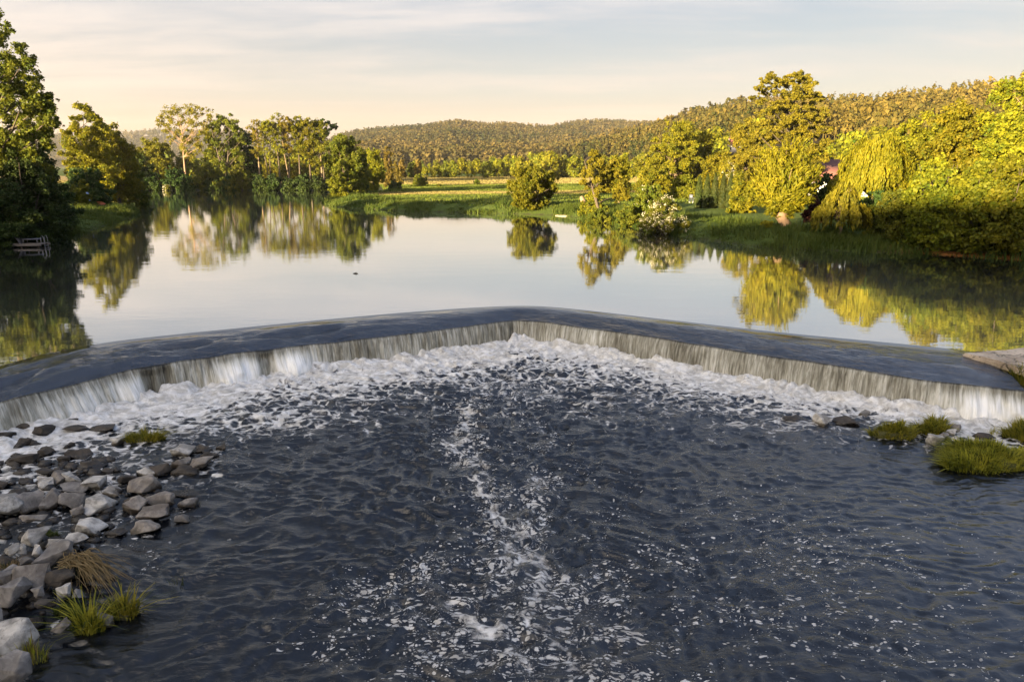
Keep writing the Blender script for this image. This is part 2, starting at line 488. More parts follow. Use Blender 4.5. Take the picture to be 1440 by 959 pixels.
off = off + CA * .14 * vn(UC * 4, SS * 4, 9) * sstep(.2, .6, SS) - GP * .16 * sstep(.1, .4, SS)
zc = zz[-1][None] * (1 - SS) + (-.12) * SS - .0
zc = zz[-1][None] - (zz[-1][None] + .12) * (SS ** 1.25)
xyc = lip[None] + nrm[None] * off[..., None]
t = NT('curtain_water')
u = t.attr('u').outputs['Fac']; s_ = t.attr('s').outputs['Fac']; ca_ = t.attr('white').outputs['Fac']; gp_ = t.attr('gap').outputs['Fac']
v = t.n('ShaderNodeCombineXYZ', {0: u, 1: s_, 2: 0.}).outputs[0]
n1 = t.noise(t.mapv(v, (6.0, .9, 1)), 1., 5, .65, .3)
n2 = t.noise(t.mapv(v, (17., 1.6, 1)), 1., 4, .65, .4)
n3 = t.noise(t.mapv(v, (.8, .4, 1)), 1., 3, .5)
m = t.math('ADD', t.math('MULTIPLY', n1, .5), t.math('MULTIPLY', n2, .5))
m = t.math('ADD', m, t.math('MULTIPLY_ADD', n3, .42, -.21))
m = t.math('ADD', m, t.math('MULTIPLY', t.sstep(s_, 0., 1.), .06))
m = t.math('ADD', m, t.math('MULTIPLY', ca_, t.sstep(s_, .12, .5, 0., .30)))
m = t.math('SUBTRACT', m, t.math('MULTIPLY', gp_, .22))
m = t.math('SUBTRACT', m, t.sstep(s_, .10, .0, 0., .16))
col = t.ramp(m, [(.30, (.025, .024, .018)), (.43, (.135, .125, .095)), (.53, (.27, .262, .215)), (.65, (.52, .51, .455)), (.84, (.84, .84, .82))])
M['curtain_water'] = t.out(t.bsdf(col, .28, t.bump(m, .6, .06), IOR=1.33))
me = strip(np.concatenate([xyc, zc[..., None]], -1), {'u': UC, 's': SS, 'white': CA, 'gap': GP}, 'weir_curtain_water', M['curtain_water'])
tag(obj('weir_curtain_water', me), kind='structure')
BASEL = lip + nrm * .30

# ------------------------------------------------------------------ the weir itself: a concrete wing each side of its angle
M['wet_concrete'] = simple_mat('wet_concrete', (.055, .050, .038), .35, .4, 2.5, .5, .03)
weir = empty('weir', (float(lip[NL][0]), float(lip[NL][1]), -.7))
tag(weir, 'low concrete river weir bent to an angle with water pouring over it', 'weir')
def wing(a, b):
    L = lip[a:b:6] + nrm[a:b:6] * -.06; C = crest[a:b:6]
    rows = [np.c_[L, np.full(len(L), -.75)], np.c_[L, np.full(len(L), .80)], np.c_[(L + C) / 2, np.full(len(L), .98)], np.c_[C, np.full(len(C), 1.08)],
            np.c_[C - nrm[a:b:6] * .5, np.full(len(C), 1.0)], np.c_[C - nrm[a:b:6] * 1.2, np.full(len(C), -.75)]]
    V = np.stack(rows) - np.array(weir.location)
    i = np.arange(V.shape[0] * V.shape[1]).reshape(V.shape[:2])
    q = np.stack([i[:-1, :-1], i[1:, :-1], i[1:, 1:], i[:-1, 1:]], -1).reshape(-1, 4)
    return np_mesh('weir_wing', V.reshape(-1, 3), q, M['wet_concrete'])
obj('weir_wing', wing(0, NL - 4), weir); obj('weir_wing', wing(NL + 4, NU), weir)

# abutment slab at the dry end
t = NT('sandstone_slab'); v = t.obco()
n = t.noise(v, 1.3, 8, .65); n2 = t.noise(v, 9, 6, .7)
c = t.mix(t.sstep(n, .35, .65), (.32, .25, .18), (.58, .48, .37)); c = t.mix(t.sstep(n2, .54, .68), c, (.09, .075, .05))
vk = t.n('ShaderNodeTexVoronoi', {'Vector': t.n('ShaderNodeVectorMath', {0: v, 1: t.n('ShaderNodeTexNoise', {'Vector': v, 'Scale': 2.}).outputs['Color']}, operation='ADD').outputs[0], 'Scale': .75}, feature='DISTANCE_TO_EDGE').outputs['Distance']
c = t.mix(t.sstep(vk, .0, .03, .75, 0.), c, (.035, .035, .018))
M['slab'] = t.out(t.bsdf(c, .85, t.bump(t.math('ADD', n2, t.sstep(vk, 0., .06)), .8, .05)))
sl = [P(1352, 496, 1.36), P(1400, 492, 1.36), P(1450, 488, 1.36), P(1540, 492, 1.36), P(1540, 545, 1.36), P(1446, 521, 1.36), P(1400, 507, 1.36)]
bm = bmesh.new(); f = bm.faces.new([bm.verts.new((p[0], p[1], 1.36)) for p in sl]); bm.normal_update()
if f.normal.z < 0: f.normal_flip()
r = bmesh.ops.extrude_face_region(bm, geom=[f]); vs = [e for e in r['geom'] if isinstance(e, bmesh.types.BMVert)]
for q in vs: q.co.z = 1.12
bmesh.ops.recalc_face_normals(bm, faces=bm.faces[:])
bmesh.ops.bevel(bm, geom=[e for e in bm.edges], offset=.05, segments=2, affect='EDGES')
bmesh.ops.triangulate(bm, faces=[f for f in bm.faces if len(f.verts) > 4])
bmesh.ops.subdivide_edges(bm, edges=bm.edges[:], cuts=3, use_grid_fill=True)
for q in bm.verts:
    q.co += q.normal * .02 * float(fbm(q.co.x * 1.7, q.co.y * 1.7 + q.co.z, 3, 4))
cx = sum((p[0] for p in sl)) / len(sl); cy = sum((p[1] for p in sl)) / len(sl)
bmesh.ops.translate(bm, verts=bm.verts[:], vec=(-cx, -cy, -1.12))
me = bpy.data.meshes.new('abutment_slab'); bm.to_mesh(me); bm.free(); me.materials.append(M['slab'])
tag(obj('abutment_slab', me, loc=(cx, cy, 1.12)), 'flat tan stone slab closing off the dry end of the weir', 'stone slab')

# ------------------------------------------------------------------ water below the weir, waves and foam
def graded2(a, b, step, lo, hi):
    c = list(np.arange(a, b, step)); s = step; v = c[-1]
    while v < hi: s = min(s * 1.1, 2.); v += s; c.append(v)
    s = step; v = c[0]; L = []
    while v > lo: s = min(s * 1.1, 2.); v -= s; L.append(v)
    return np.array(L[::-1] + c)
wx = graded2(-25, 24, .058, -60, 60); wy = graded2(5.2, 30, .045, -45, 30.2)
WX, WY = np.meshgrid(wx, wy)
ax, ay = P(724, 480, 0)[:2]
base_line = [tuple(p) for p in BASEL[::12]]
dB = line_d(WX, WY, base_line)
lipY = np.interp(WX, lip[:, 0], lip[:, 1])
behind = WY > lipY + .1
near = np.exp(-(dB / 2.2))
wpx = fbm(WX / 2.5, WY / 2.5, 3, 31) * .6; wpy = fbm(WX / 2.5, WY / 2.5, 3, 37) * .5
xw, yw = WX + wpx, WY + wpy
def ridged(x, y, s): return 1 - 2 * np.abs(vn(x, y, s))
calm = sstep(2.5, 9, WX) * sstep(19, 12, WY)                  # smooth water at lower right
turb = np.exp(-((WX + .4 + (WY - 20) * .02) / 3.5) ** 2) * sstep(5, 14, WY)
A = .040 + .036 * turb + .034 * near
h = A * (.55 * vn(xw / 1.0, yw / .50, 11) + .65 * ridged(xw / .48, yw / .27, 12) + .60 * ridged(xw / .27, yw / .165, 13) + .24 * vn(xw / .17, yw / .11, 14)) * (1 - .62 * calm)
def train(ang, lam, amp, k):
    ph = 2 * pi * (xw * cos(ang) + yw * sin(ang)) / lam + 3.2 * fbm(WX / 1.4, WY / 1.1, 2, k)
    return amp * np.sin(ph) * (.45 + .55 * vn(WX / 1.1, WY / .8, k + 1))
h += calm * (train(1.95, .50, .013, 61) + train(1.30, .33, .0095, 63) + train(1.7, .24, .0055, 65) + train(2.3, .8, .012, 67) + train(1.1, .20, .0035, 69)) * 1.3
leftc = sstep(1, -2, WX) * sstep(18, 14, WY)
h += leftc * (train(1.45, .34, .010, 71) + train(1.75, .24, .006, 73) + train(1.2, .19, .0035, 75)) * 1.25
boil = np.exp(-(dB / .9) ** 2)
h += boil * (.10 * np.abs(vn(xw / .9, yw / .6, 16)) + .06 * vn(xw / .35, yw / .3, 17)) + .24 * np.exp(-(dB / .55) ** 2) * (.45 + .4 * vn(xw / .7, yw / .5, 18) + .3 * vn(xw / .25, yw / .22, 21))
tl = np.exp(-(((WX - P(390, 590)[0]) / 3.0) ** 2 + ((WY - P(390, 590)[1]) / 2.0) ** 2))
h += tl * (.09 * vn(xw / .9, yw / .6, 19) + .05 * vn(xw / .4, yw / .3, 20))
rockz = sstep(-6.2, -10, WX) * sstep(26, 20, WY)
h *= 1 - .35 * rockz * (1 - near)
# foam: how much of the surface is bubbles
wid_px = np.interp(WX, [-22, -12, -2, 0, 5, 10, 22], [1.1, 1.5, 1.5, 1.7, 1.2, .85, .8])
dn = dB / wid_px + .5 * fbm(WX / 1.6, WY / 1.6, 3, 41)
D = np.interp(dn, [0, .7, 1.5, 3., 4.6, 7], [1.15, 1.0, .68, .42, .25, .02])
def blob(px, py, rx, ry, a):
    c = P(px, py)
    return a * np.exp(-(((WX - c[0]) / rx) ** 2 + ((WY - c[1]) / ry) ** 2))
def streak(pts, w, a):
    q = [tuple(P(x, y)[:2]) for x, y in pts]
    return a * np.exp(-(line_d(xw, yw, q) / w) ** 2)
D = np.maximum(D, blob(390, 590, 2.8, 1.6, .66)); D = np.maximum(D, blob(300, 560, 2.4, 1.0, .72)); D = np.maximum(D, blob(600, 560, 3, 1.5, .40))
D = np.maximum(D, blob(50, 600, 3.0, 1.2, .62)); D = np.maximum(D, blob(60, 640, 2.4, 1.6, .52)); D = np.maximum(D, blob(10, 660, 1.6, 1.3, .56))
ST = np.zeros(WX.shape)
for s in (streak([(700, 505), (672, 570), (662, 630), (690, 690), (725, 745), (755, 800), (800, 870)], .75, 1.0), streak([(745, 790), (770, 850), (790, 990)], .42, .9),
          streak([(610, 770), (640, 830), (690, 870), (740, 930), (760, 990)], .45, .95), streak([(430, 890), (480, 830), (560, 805), (620, 775)], .40, .8),
          streak([(470, 990), (480, 900), (450, 860)], .34, .75), streak([(890, 870), (885, 930), (870, 990)], .22, .95), streak([(740, 550), (770, 600), (790, 680), (770, 760)], .6, .75),
          streak([(150, 745), (190, 735), (215, 780)], .16, .8), streak([(180, 790), (200, 775)], .12, .9), streak([(0, 748), (30, 735)], .15, .8)):
    ST = np.maximum(ST, s)
for c in ((690, 885, .95, .6, 1.0), (790, 815, .24, .2, 1.0), (640, 870, .6, .3, .95), (850, 950, .9, .6, .8), (520, 860, .9, .5, .75), (470, 930, .7, .4, .7), (600, 930, .7, .4, .6)):
    ST = np.maximum(ST, blob(*c))
for s in (streak([(780, 540), (860, 560), (960, 560), (1100, 585)], .5, .46), streak([(85, 856), (110, 862)], .10, .62), streak([(0, 868), (40, 866)], .10, .58), streak([(255, 672), (290, 680), (240, 668)], .16, .56),
          streak([(40, 655), (100, 660), (150, 668)], .2, .60), streak([(110, 650), (200, 640), (330, 640)], .3, .45), streak([(1110, 600), (1160, 590), (1260, 600)], .12, .5),
          streak([(690, 520), (668, 570), (660, 630), (690, 690), (725, 745), (755, 800)], .5, .47), streak([(755, 800), (775, 860), (790, 990)], .22, .46), streak([(640, 830), (690, 870), (740, 930)], .25, .46)):
    D = np.maximum(D, s)
D = np.maximum(D, blob(690, 885, .55, .4, .50)); D = np.maximum(D, blob(790, 815, .16, .14, .60))
dots = np.clip(blob(620, 870, 1.7, 1.6, .62) + blob(900, 880, 2.4, 2.2, .40) + blob(1080, 760, 4.2, 2.8, .34) + blob(1250, 900, 3, 2.5, .28) + blob(720, 700, 1.6, 2.6, .30) + .80 * ST, 0, .9)
D *= 1 - .5 * calm * (dB > 3)
n0, n1 = WX.shape
idx = np.arange(n0 * n1).reshape(n0, n1)
q = np.stack([idx[:-1, :-1], idx[:-1, 1:], idx[1:, 1:], idx[1:, :-1]], -1).reshape(-1, 4)
q = q[~behind.ravel()[q].all(1)]
me = np_mesh('weir_pool_water', np.stack([WX, WY, h], -1).reshape(-1, 3), q, None, True)
for an, arr in (('foam', D), ('dots', dots), ('calm', np.clip(calm + .5 * leftc, 0, 1)), ('turb', np.clip(turb + near, 0, 1))):
    a_ = me.attributes.new(an, 'FLOAT', 'POINT'); a_.data.foreach_set('value', arr.astype(np.float32).ravel())
t = NT('pool_water'); v = t.obco()
fo = t.attr('foam').outputs['Fac']; do = t.attr('dots').outputs['Fac']; cm = t.attr('calm').outputs['Fac']
vd = t.n('ShaderNodeVectorMath', {0: v, 1: t.n('ShaderNodeVectorMath', {0: t.n('ShaderNodeTexNoise', {'Vector': v, 'Scale': 1.6, 'Detail': 3.}).outputs['Color'], 1: (.55, .45, 0.)}, operation='MULTIPLY').outputs[0]}, operation='ADD').outputs[0]
n = t.noise(t.mapv(vd, (1, 1.1, 1)), 2.0, 10, .70, .9)
# lacy veins
vor = t.n('ShaderNodeTexVoronoi', {'Vector': t.mapv(vd, (1, 1.2, 0)), 'Scale': 2.6, 'Randomness': 1.}, feature='DISTANCE_TO_EDGE').outputs['Distance']
vein = t.sstep(vor, .0, .25, .24, -.08)
nf = t.noise(t.mapv(vd, (1, 1.2, 1)), 7.5, 6, .7, .5)
nn = t.math('ADD', t.math('ADD', t.math('MULTIPLY_ADD', n, 1.75, -.60), t.math('MULTIPLY', nf, .45)), vein)
lo = t.math('SUBTRACT', 1.02, fo)
mask = t.sstep(nn, lo, t.math('ADD', lo, .36))
# bubbles drifting as separate rafts
v2 = t.n('ShaderNodeTexVoronoi', {'Vector': t.mapv(vd, (1, 1.9, 0)), 'Scale': 11., 'Randomness': 1.})
sepc = t.n('ShaderNodeSeparateColor', {'Color': v2.outputs['Color']})
rad = t.math('MULTIPLY', t.sstep(sepc.outputs[0], t.math('SUBTRACT', 1.0, do), 1.05, 0., 1.), t.math('MULTIPLY_ADD', do, .42, .34))
rad = t.math('MULTIPLY', rad, t.sstep(t.noise(v, 1.1, 6, .68, 1.0), .40, .56))
dm = t.sstep(t.math('SUBTRACT', v2.outputs['Distance'], rad), -.06, .09, 1., 0.)
dm = t.math('MULTIPLY', dm, t.math('GREATER_THAN', rad, .05))
v3 = t.n('ShaderNodeTexVoronoi', {'Vector': t.mapv(v, (1, 2.2, 0)), 'Scale': 21., 'Randomness': 1.})
s3 = t.n('ShaderNodeSeparateColor', {'Color': v3.outputs['Color']})
r3 = t.math('MULTIPLY', t.sstep(t.noise(v, 1.1, 4, .6, .6), .40, .60), t.sstep(s3.outputs[1], t.math('SUBTRACT', 1.0, t.math('MULTIPLY', do, .8)), 1.05, 0., .36))
d3 = t.math('MULTIPLY', t.sstep(t.math('SUBTRACT', v3.outputs['Distance'], r3), -.02, .06, 1., 0.), t.math('GREATER_THAN', r3, .04))
lace = t.noise(t.mapv(vd, (1, 1.5, 1)), 8.5, 8, .72, 1.6)
lt = t.math('MULTIPLY_ADD', do, -.34, .86)
lm = t.math('MULTIPLY', t.sstep(lace, lt, t.math('ADD', lt, .10)), t.sstep(do, .25, .6, 0., .62))
mask = t.math('MAXIMUM', t.math('MAXIMUM', mask, lm), t.math('MAXIMUM', t.math('MULTIPLY', dm, .78), t.math('MULTIPLY', d3, .82)))
b1 = t.noise(t.mapv(vd, (1, 1.8, 1)), 5.5, 5, .6, .3)
b2 = t.noise(t.mapv(vd, (1, 1.6, 1)), 14., 4, .6)
k = t.math('MULTIPLY_ADD', cm, -.75, 1.)
nm = t.bump(t.math('MULTIPLY', b1, k), .5, .075)
nm = t.bump(t.math('MULTIPLY', b2, k), .28, .016, nm)
wat = t.bsdf((.004, .005, .007), .02, nm, IOR=1.6)
fcol = t.mix(t.sstep(t.noise(vd, 3.5, 7, .65, .5), .35, .65), (.50, .48, .44), (.84, .83, .81))
foam = t.bsdf(fcol, .7, t.bump(t.noise(v, 16, 6, .7), .7, .05, nm), **{'Specular IOR Level': .2})
M['pool_water'] = t.out(t.n('ShaderNodeMixShader', {0: t.math('MULTIPLY', mask, t.sstep(t.noise(vd, 2.2, 8, .7, .4), .30, .52, .55, .96)), 1: wat, 2: foam}).outputs[0])
me.materials.append(M['pool_water'])
tag(obj('weir_pool_water', me), kind='structure')

# ------------------------------------------------------------------ vegetation tools
def unit(n, rng):
    v = rng.normal(size=(n, 3)); return v / np.linalg.norm(v, axis=1)[:, None]

def leaf_quads(c, nrm, size, rng, elong=1.5, direc=None):
    """one pointed leaf (a bent diamond) at each centre"""
    n = len(c)
    if direc is None:
        d = unit(n, rng)
    else:
        d = direc + rng.normal(size=(n, 3)) * .18
    d = d - nrm * (d * nrm).sum(1)[:, None]; d /= np.linalg.norm(d, axis=1)[:, None] + 1e-9
    b = np.cross(nrm, d)
    s = (size * rng.uniform(.65, 1.35, n))[:, None]
    v = np.stack([c - d * s * elong * .5, c + b * s * .5 - nrm * s * .12, c + d * s * elong * .5, c - b * s * .5 - nrm * s * .12], 1)
    return v.reshape(-1, 3), np.arange(n * 4).reshape(-1, 4)

def clump_leaves(cl, n, size, rng, bias=.35, shell=.3, flat=1.0, split_=0):
    """leaves spread through clumps (cx,cy,cz,r)"""
    cl = np.asarray(cl, float)
    if split_:
        m = len(cl); d = unit(m * split_, rng); r = np.repeat(cl[:, 3], split_)
        sub = np.repeat(cl, split_, 0); sub[:, :3] += d * (r * rng.uniform(.45, 1.02, len(r)))[:, None] * np.array([1, 1, flat]); sub[:, 3] = r * rng.uniform(.20, .44, len(r))
        cl = sub
    w = cl[:, 3] ** 1.8; k = rng.choice(len(cl), n, p=w / w.sum())
    d = unit(n, rng)
    r = cl[k, 3] * (shell + (1 - shell) * rng.random(n) ** .6) * (1 + .18 * rng.normal(size=n))
    off = d * r[:, None]; off[:, 2] *= flat
    nr = d * bias + rng.normal(size=(n, 3)) * (1 - bias) * .8 + np.array([0, 0, .22])
    nr /= np.linalg.norm(nr, axis=1)[:, None]
    return leaf_quads(cl[k, :3] + off, nr, size, rng)

def twigs(mb, trunk, cl, r0, rng, lo=.25, n=None, sides=5, cover=.55):
    """limbs from the trunk to the clumps"""
    trunk = np.asarray(trunk)
    z = trunk[:, 2]
    order = rng.permutation(len(cl))[: n or len(cl)]
    for i in order:
        c = cl[i][:3]
        L = np.linalg.norm(c[:2] - trunk[-1][:2])
        zs = np.clip(c[2] - L * rng.uniform(.45, .9) - .3, z[0] + (z[-1] - z[0]) * lo, z[-1])
        s = np.array([np.interp(zs, z, trunk[:, j]) for j in range(3)])
        m = s * .5 + c * .5; m[2] += .08 * L; m[:2] += rng.normal(size=2) * .06 * L
        e = s + (c - s) * .97
        tt = np.linspace(0, 1, 6)[:, None]
        pts = (1 - tt) ** 2 * s + 2 * tt * (1 - tt) * m + tt ** 2 * e
        rb = r0 * .42 * (1 - .5 * (zs - z[0]) / (z[-1] - z[0] + 1e-6))
        mb.tube(pts, np.linspace(rb, rb * .22, 6), sides)

PROF = {
    'round': lambda t: np.sqrt(np.clip(1 - ((t - .48) / .54) ** 2, 0, 1)),
    'oval': lambda t: np.sqrt(np.clip(1 - ((t - .42) / .60) ** 2, 0, 1)) ** .9,
    'vase': lambda t: np.clip(.35 + .75 * t, 0, 1) * np.sqrt(np.clip(1 - (np.clip(t - .62, 0, 1) / .40) ** 2, 0, 1)),
    'dome': lambda t: np.sqrt(np.clip(1 - (np.clip(t - .12, 0, 1) / .9) ** 2, 0, 1)),
    'cone': lambda t: np.clip(1.02 - t, 0, 1) ** .8,
    'pear': lambda t: np.sqrt(np.clip(1 - (np.abs(t - .33) / .68) ** 1.6, 0, 1)),
}
def envelope(R, z0, z1, prof, n, cr, rng, flat=1.0):
    out = []; k = 0
    while len(out) < n and k < n * 40:
        k += 1
        t = rng.random(); rr = R * float(PROF[prof](t))
        if rng.random() > (rr / R) ** 1.2 + .05: continue
        c = cr * rng.uniform(.65, 1.25)
        rad = max(rr - c * .75, 0) * rng.random() ** .38
        a = rng.random() * 2 * pi
        p = (rad * cos(a), rad * sin(a), min(max(z0 + t * (z1 - z0), z0 + c * .6), z1 - c * .55), c)
        if any((p[0] - q[0]) ** 2 + (p[1] - q[1]) ** 2 + (p[2] - q[2]) ** 2 < (c * .62) ** 2 for q in out): continue
        out.append(p)
    return np.array(out)

def trunk_path(h, lean=(0, 0), wob=.03, n=8, rng=RNG):
    t = np.linspace(0, 1, n)
    x = lean[0] * t + np.cumsum(rng.normal(size=n)) * wob * h * .12; y = lean[1] * t + np.cumsum(rng.normal(size=n)) * wob * h * .12
    x -= x[0]; y -= y[0]
    return np.stack([x, y, t * h], 1)

def make_tree(name, label, cat, loc, H, R, mat, bark='bark', prof='oval', base=.2, ncl=30, cr=None, leaves=6000, size=.25, trunk_r=None,
              lean=(0, 0), group=None, clumps=None, limbs=None, seed=1, flat=.85, bias=.38, shell=.25, split=1, trunk=True, blossom=0, kindlo=.25):
    rng = np.random.default_rng(seed)
    root = empty(name, (loc[0], loc[1], loc[2] - .12))
    tag(root, label, cat, group)
    cr = cr or R * .42
    cl = envelope(R, H * base, H, prof, ncl, cr, rng) if clumps is None else np.asarray(clumps, float)
    if lean != (0, 0) and clumps is None:
        cl[:, 0] += lean[0] * cl[:, 2] / H; cl[:, 1] += lean[1] * cl[:, 2] / H
    v, f = clump_leaves(cl, int(leaves * 2.3), size * .52, rng, bias, shell, flat, 7)
    keep = v.reshape(-1, 4, 3)[:, :, 2].min(1) > .02
    v = v.reshape(-1, 4, 3)[keep].reshape(-1, 3); f = np.arange(len(v)).reshape(-1, 4)
    crown = obj('crown', np_mesh('crown', v, f, M[mat]), root)
    if blossom:
        v, f = clump_leaves(cl, int(blossom * 1.5), size * .36, rng, .7, .8, flat, 9)
        obj('blossom', np_mesh('blossom', v, f, M['blossom']), root)
    if trunk:
        tr = trunk_r or H * .018
        mb = MB()
        for k in range(split):
            p = trunk_path(H * (.86 if base < .9 else .6), lean if split == 1 else (lean[0] + R * .5 * cos(k * 2.4 + seed), lean[1] + R * .5 * sin(k * 2.4 + seed)), rng=rng)
            rad = tr * np.linspace(1, .22, len(p)) / sqrt(split) ; rad[0] *= 1.35
            mb.tube(p, rad, 7)
            twigs(mb, p, cl[k::split], tr, rng, kindlo, limbs)
        obj('trunk', mb.mesh('trunk', M[bark], True), root)
    return root

def px_tree(name, label, cat, px, Y, top, width, mat, basepx=None, **kw):
    """a tree whose column, height and spread are read from the photo, standing on the ground at distance Y"""
    kw.setdefault('seed', int(abs(px) * 7 + Y))
    X, dy, _ = ray(px, 240)
    x = X * Y / dy
    g = gz1(x, Y)
    if g < ZU + .02: g = ZU + .02
    ztop = at(px, top, Y)[2]
    H = max(ztop - g, .5)
    R = width / 2 * pxm(240, Y)
    return make_tree(name, label, cat, (x, Y, g), H, R, mat, **kw)

def px_clumps(px0, Y, lst, depth, rng, dup=1):
    """clumps given as photo positions, each set at its own real depth within the crown"""
    X, dy, _ = ray(px0, 240); x0 = X * Y / dy; g = max(gz1(x0, Y), ZU + .02)
    out = []
    for px, py, r in lst:
        for k in range(dup):
            yy = Y + rng.uniform(-1, 1) * depth
            p = at(px, py, yy); rr = r * pxm(py, yy)
            out.append((p[0] - x0, yy - Y, p[2] - g + .12, rr * rng.uniform(.85, 1.1)))
    return np.array(out)

def copy_tree(o):
    c = o.copy(); link(c)
    for ch in list(o.children):
        d = ch.copy(); link(d); d.parent = c
        for g in list(ch.children):
            e = g.copy(); link(e); e.parent = d
    return c

# ------------------------------------------------------------------ left bank
G_L = 'trees and bushes crowding the bank by the jetty'
rng = np.random.default_rng(11)
cl = px_clumps(-20, 58, [(2, 38, 20), (-12, 60, 26), (14, 70, 20), (30, 92, 22), (-6, 100, 30), (44, 106, 15), (20, 118, 26), (48, 128, 20), (70, 142, 17), (64, 150, 18), (30, 150, 30), (-20, 150, 40),
                          (52, 172, 22), (70, 168, 14), (20, 185, 30), (-15, 205, 40), (46, 200, 24), (62, 192, 14), (25, 225, 32), (55, 226, 20), (-60, 120, 40), (-60, 60, 36), (-70, 200, 44), (-35, 20, 26), (-40, 100, 40),
                          (-20, 250, 36), (36, 258, 26), (64, 246, 16)], 5.0, rng, 2)
px_tree('alder_tree', 'tallest tree by the jetty, its ragged layered crown cut by the photo edge', 'tree', -20, 58, 15, 190, 'leaf_mid', clumps=cl, leaves=26000, size=.27, bark='bark_dark', limbs=40, group=G_L, trunk_r=.4)
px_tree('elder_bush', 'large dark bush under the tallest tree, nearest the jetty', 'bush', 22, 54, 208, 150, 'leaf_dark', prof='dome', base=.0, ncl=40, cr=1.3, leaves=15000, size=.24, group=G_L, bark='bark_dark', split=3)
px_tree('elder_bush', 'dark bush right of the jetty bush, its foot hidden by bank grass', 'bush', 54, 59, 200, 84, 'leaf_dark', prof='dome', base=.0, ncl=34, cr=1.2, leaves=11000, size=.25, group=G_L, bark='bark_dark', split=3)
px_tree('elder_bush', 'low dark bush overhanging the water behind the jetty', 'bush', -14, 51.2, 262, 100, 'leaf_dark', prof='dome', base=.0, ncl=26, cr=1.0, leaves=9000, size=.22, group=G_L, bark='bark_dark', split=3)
cl = px_clumps(122, 100, [(118, 158, 15), (130, 166, 12), (108, 170, 11), (140, 180, 13), (122, 184, 18), (100, 190, 14), (150, 196, 14), (112, 206, 20), (135, 210, 20), (95, 214, 13), (152, 222, 16), (118, 232, 22), (142, 240, 18), (100, 240, 15), (125, 255, 20), (150, 254, 14)], 4.0, rng, 2)
px_tree('maple_tree', 'golden tree with a small round top, over the white sign', 'tree', 122, 100, 143, 80, 'leaf_gold', clumps=cl, leaves=12000, size=.34, bark='bark_dark', group=G_L)
px_tree('maple_tree', 'golden tree sloping down to the right, behind the folded parasol', 'tree', 162, 108, 172, 74, 'leaf_gold', prof='pear', base=.06, ncl=34, cr=2.0, leaves=11000, size=.36, bark='bark_dark', group=G_L)
px_tree('willow_bush', 'olive green bush hanging over the inlet beyond the red canoe', 'bush', 176, 112, 200, 62, 'leaf_mid', prof='dome', base=.0, ncl=30, cr=1.7, leaves=9000, size=.36, bark='bark_dark', group=G_L, split=3)
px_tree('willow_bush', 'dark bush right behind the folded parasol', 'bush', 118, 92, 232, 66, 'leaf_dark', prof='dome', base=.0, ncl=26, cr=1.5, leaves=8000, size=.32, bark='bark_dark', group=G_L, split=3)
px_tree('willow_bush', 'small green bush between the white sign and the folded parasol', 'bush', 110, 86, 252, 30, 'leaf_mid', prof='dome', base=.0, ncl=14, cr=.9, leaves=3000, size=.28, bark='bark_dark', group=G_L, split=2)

# ------------------------------------------------------------------ far shore, left
G_F = 'trees on the far shore of the river'
px_tree('linden_tree', 'low dark green tree with lime tips, left of the pale trunk', 'tree', 222, 196, 194, 66, 'leaf_lime', prof='dome', base=.05, ncl=32, cr=2.8, leaves=9000, size=.60, bark='bark_dark', group=G_F)
px_tree('linden_tree', 'dark rounded tree in the inlet corner of the far shore', 'tree', 196, 178, 214, 50, 'leaf_dark', prof='dome', base=.0, ncl=24, cr=2.4, leaves=6500, size=.55, bark='bark_dark', group=G_F)
rng = np.random.default_rng(21)
cl = px_clumps(260, 192, [(226, 172, 9), (236, 162, 10), (248, 158, 10), (262, 155, 10), (276, 156, 10), (290, 158, 9), (300, 166, 8), (232, 180, 9), (246, 174, 10), (262, 170, 11), (278, 172, 11), (292, 178, 9),
                           (252, 190, 9), (270, 190, 11), (286, 192, 10), (262, 206, 9), (280, 208, 10), (268, 220, 8), (240, 196, 7)], 5, rng, 2); cl[:, 3] *= 1.15
px_tree('poplar_tree', 'spreading golden tree with a tall pale bare trunk', 'tree', 260, 192, 149, 90, 'leaf_olive', clumps=cl, leaves=3900, size=.46, bark='bark_pale', trunk_r=.32, group=G_F, kindlo=.42, shell=.0)
cl = px_clumps(316, 192, [(312, 170, 11), (326, 172, 11), (304, 182, 11), (320, 186, 13), (334, 184, 9), (310, 200, 13), (328, 202, 13), (340, 198, 8), (300, 214, 11), (318, 218, 13), (336, 218, 11), (306, 232, 10), (326, 234, 12)], 4, rng, 2)
px_tree('poplar_tree', 'green topped tree with dark forked stems, right of the pale trunk', 'tree', 316, 192, 160, 50, 'leaf_mid', clumps=cl, leaves=7500, size=.52, bark='bark_dark', trunk_r=.4, group=G_F, split=2)
px_tree('poplar_tree', 'thin gold leaved tree with a leaning stem beside the spreading one', 'tree', 296, 197, 178, 34, 'leaf_gold', prof='vase', base=.2, ncl=18, cr=2.0, leaves=3000, size=.5, bark='bark_dark', group=G_F, lean=(1.5, 0))
px_tree('linden_tree', 'dark conical tree between the forked tree and the slender row', 'tree', 348, 198, 190, 42, 'leaf_dark', prof='pear', base=.02, ncl=30, cr=2.4, leaves=8500, size=.55, bark='bark_dark', group=G_F)
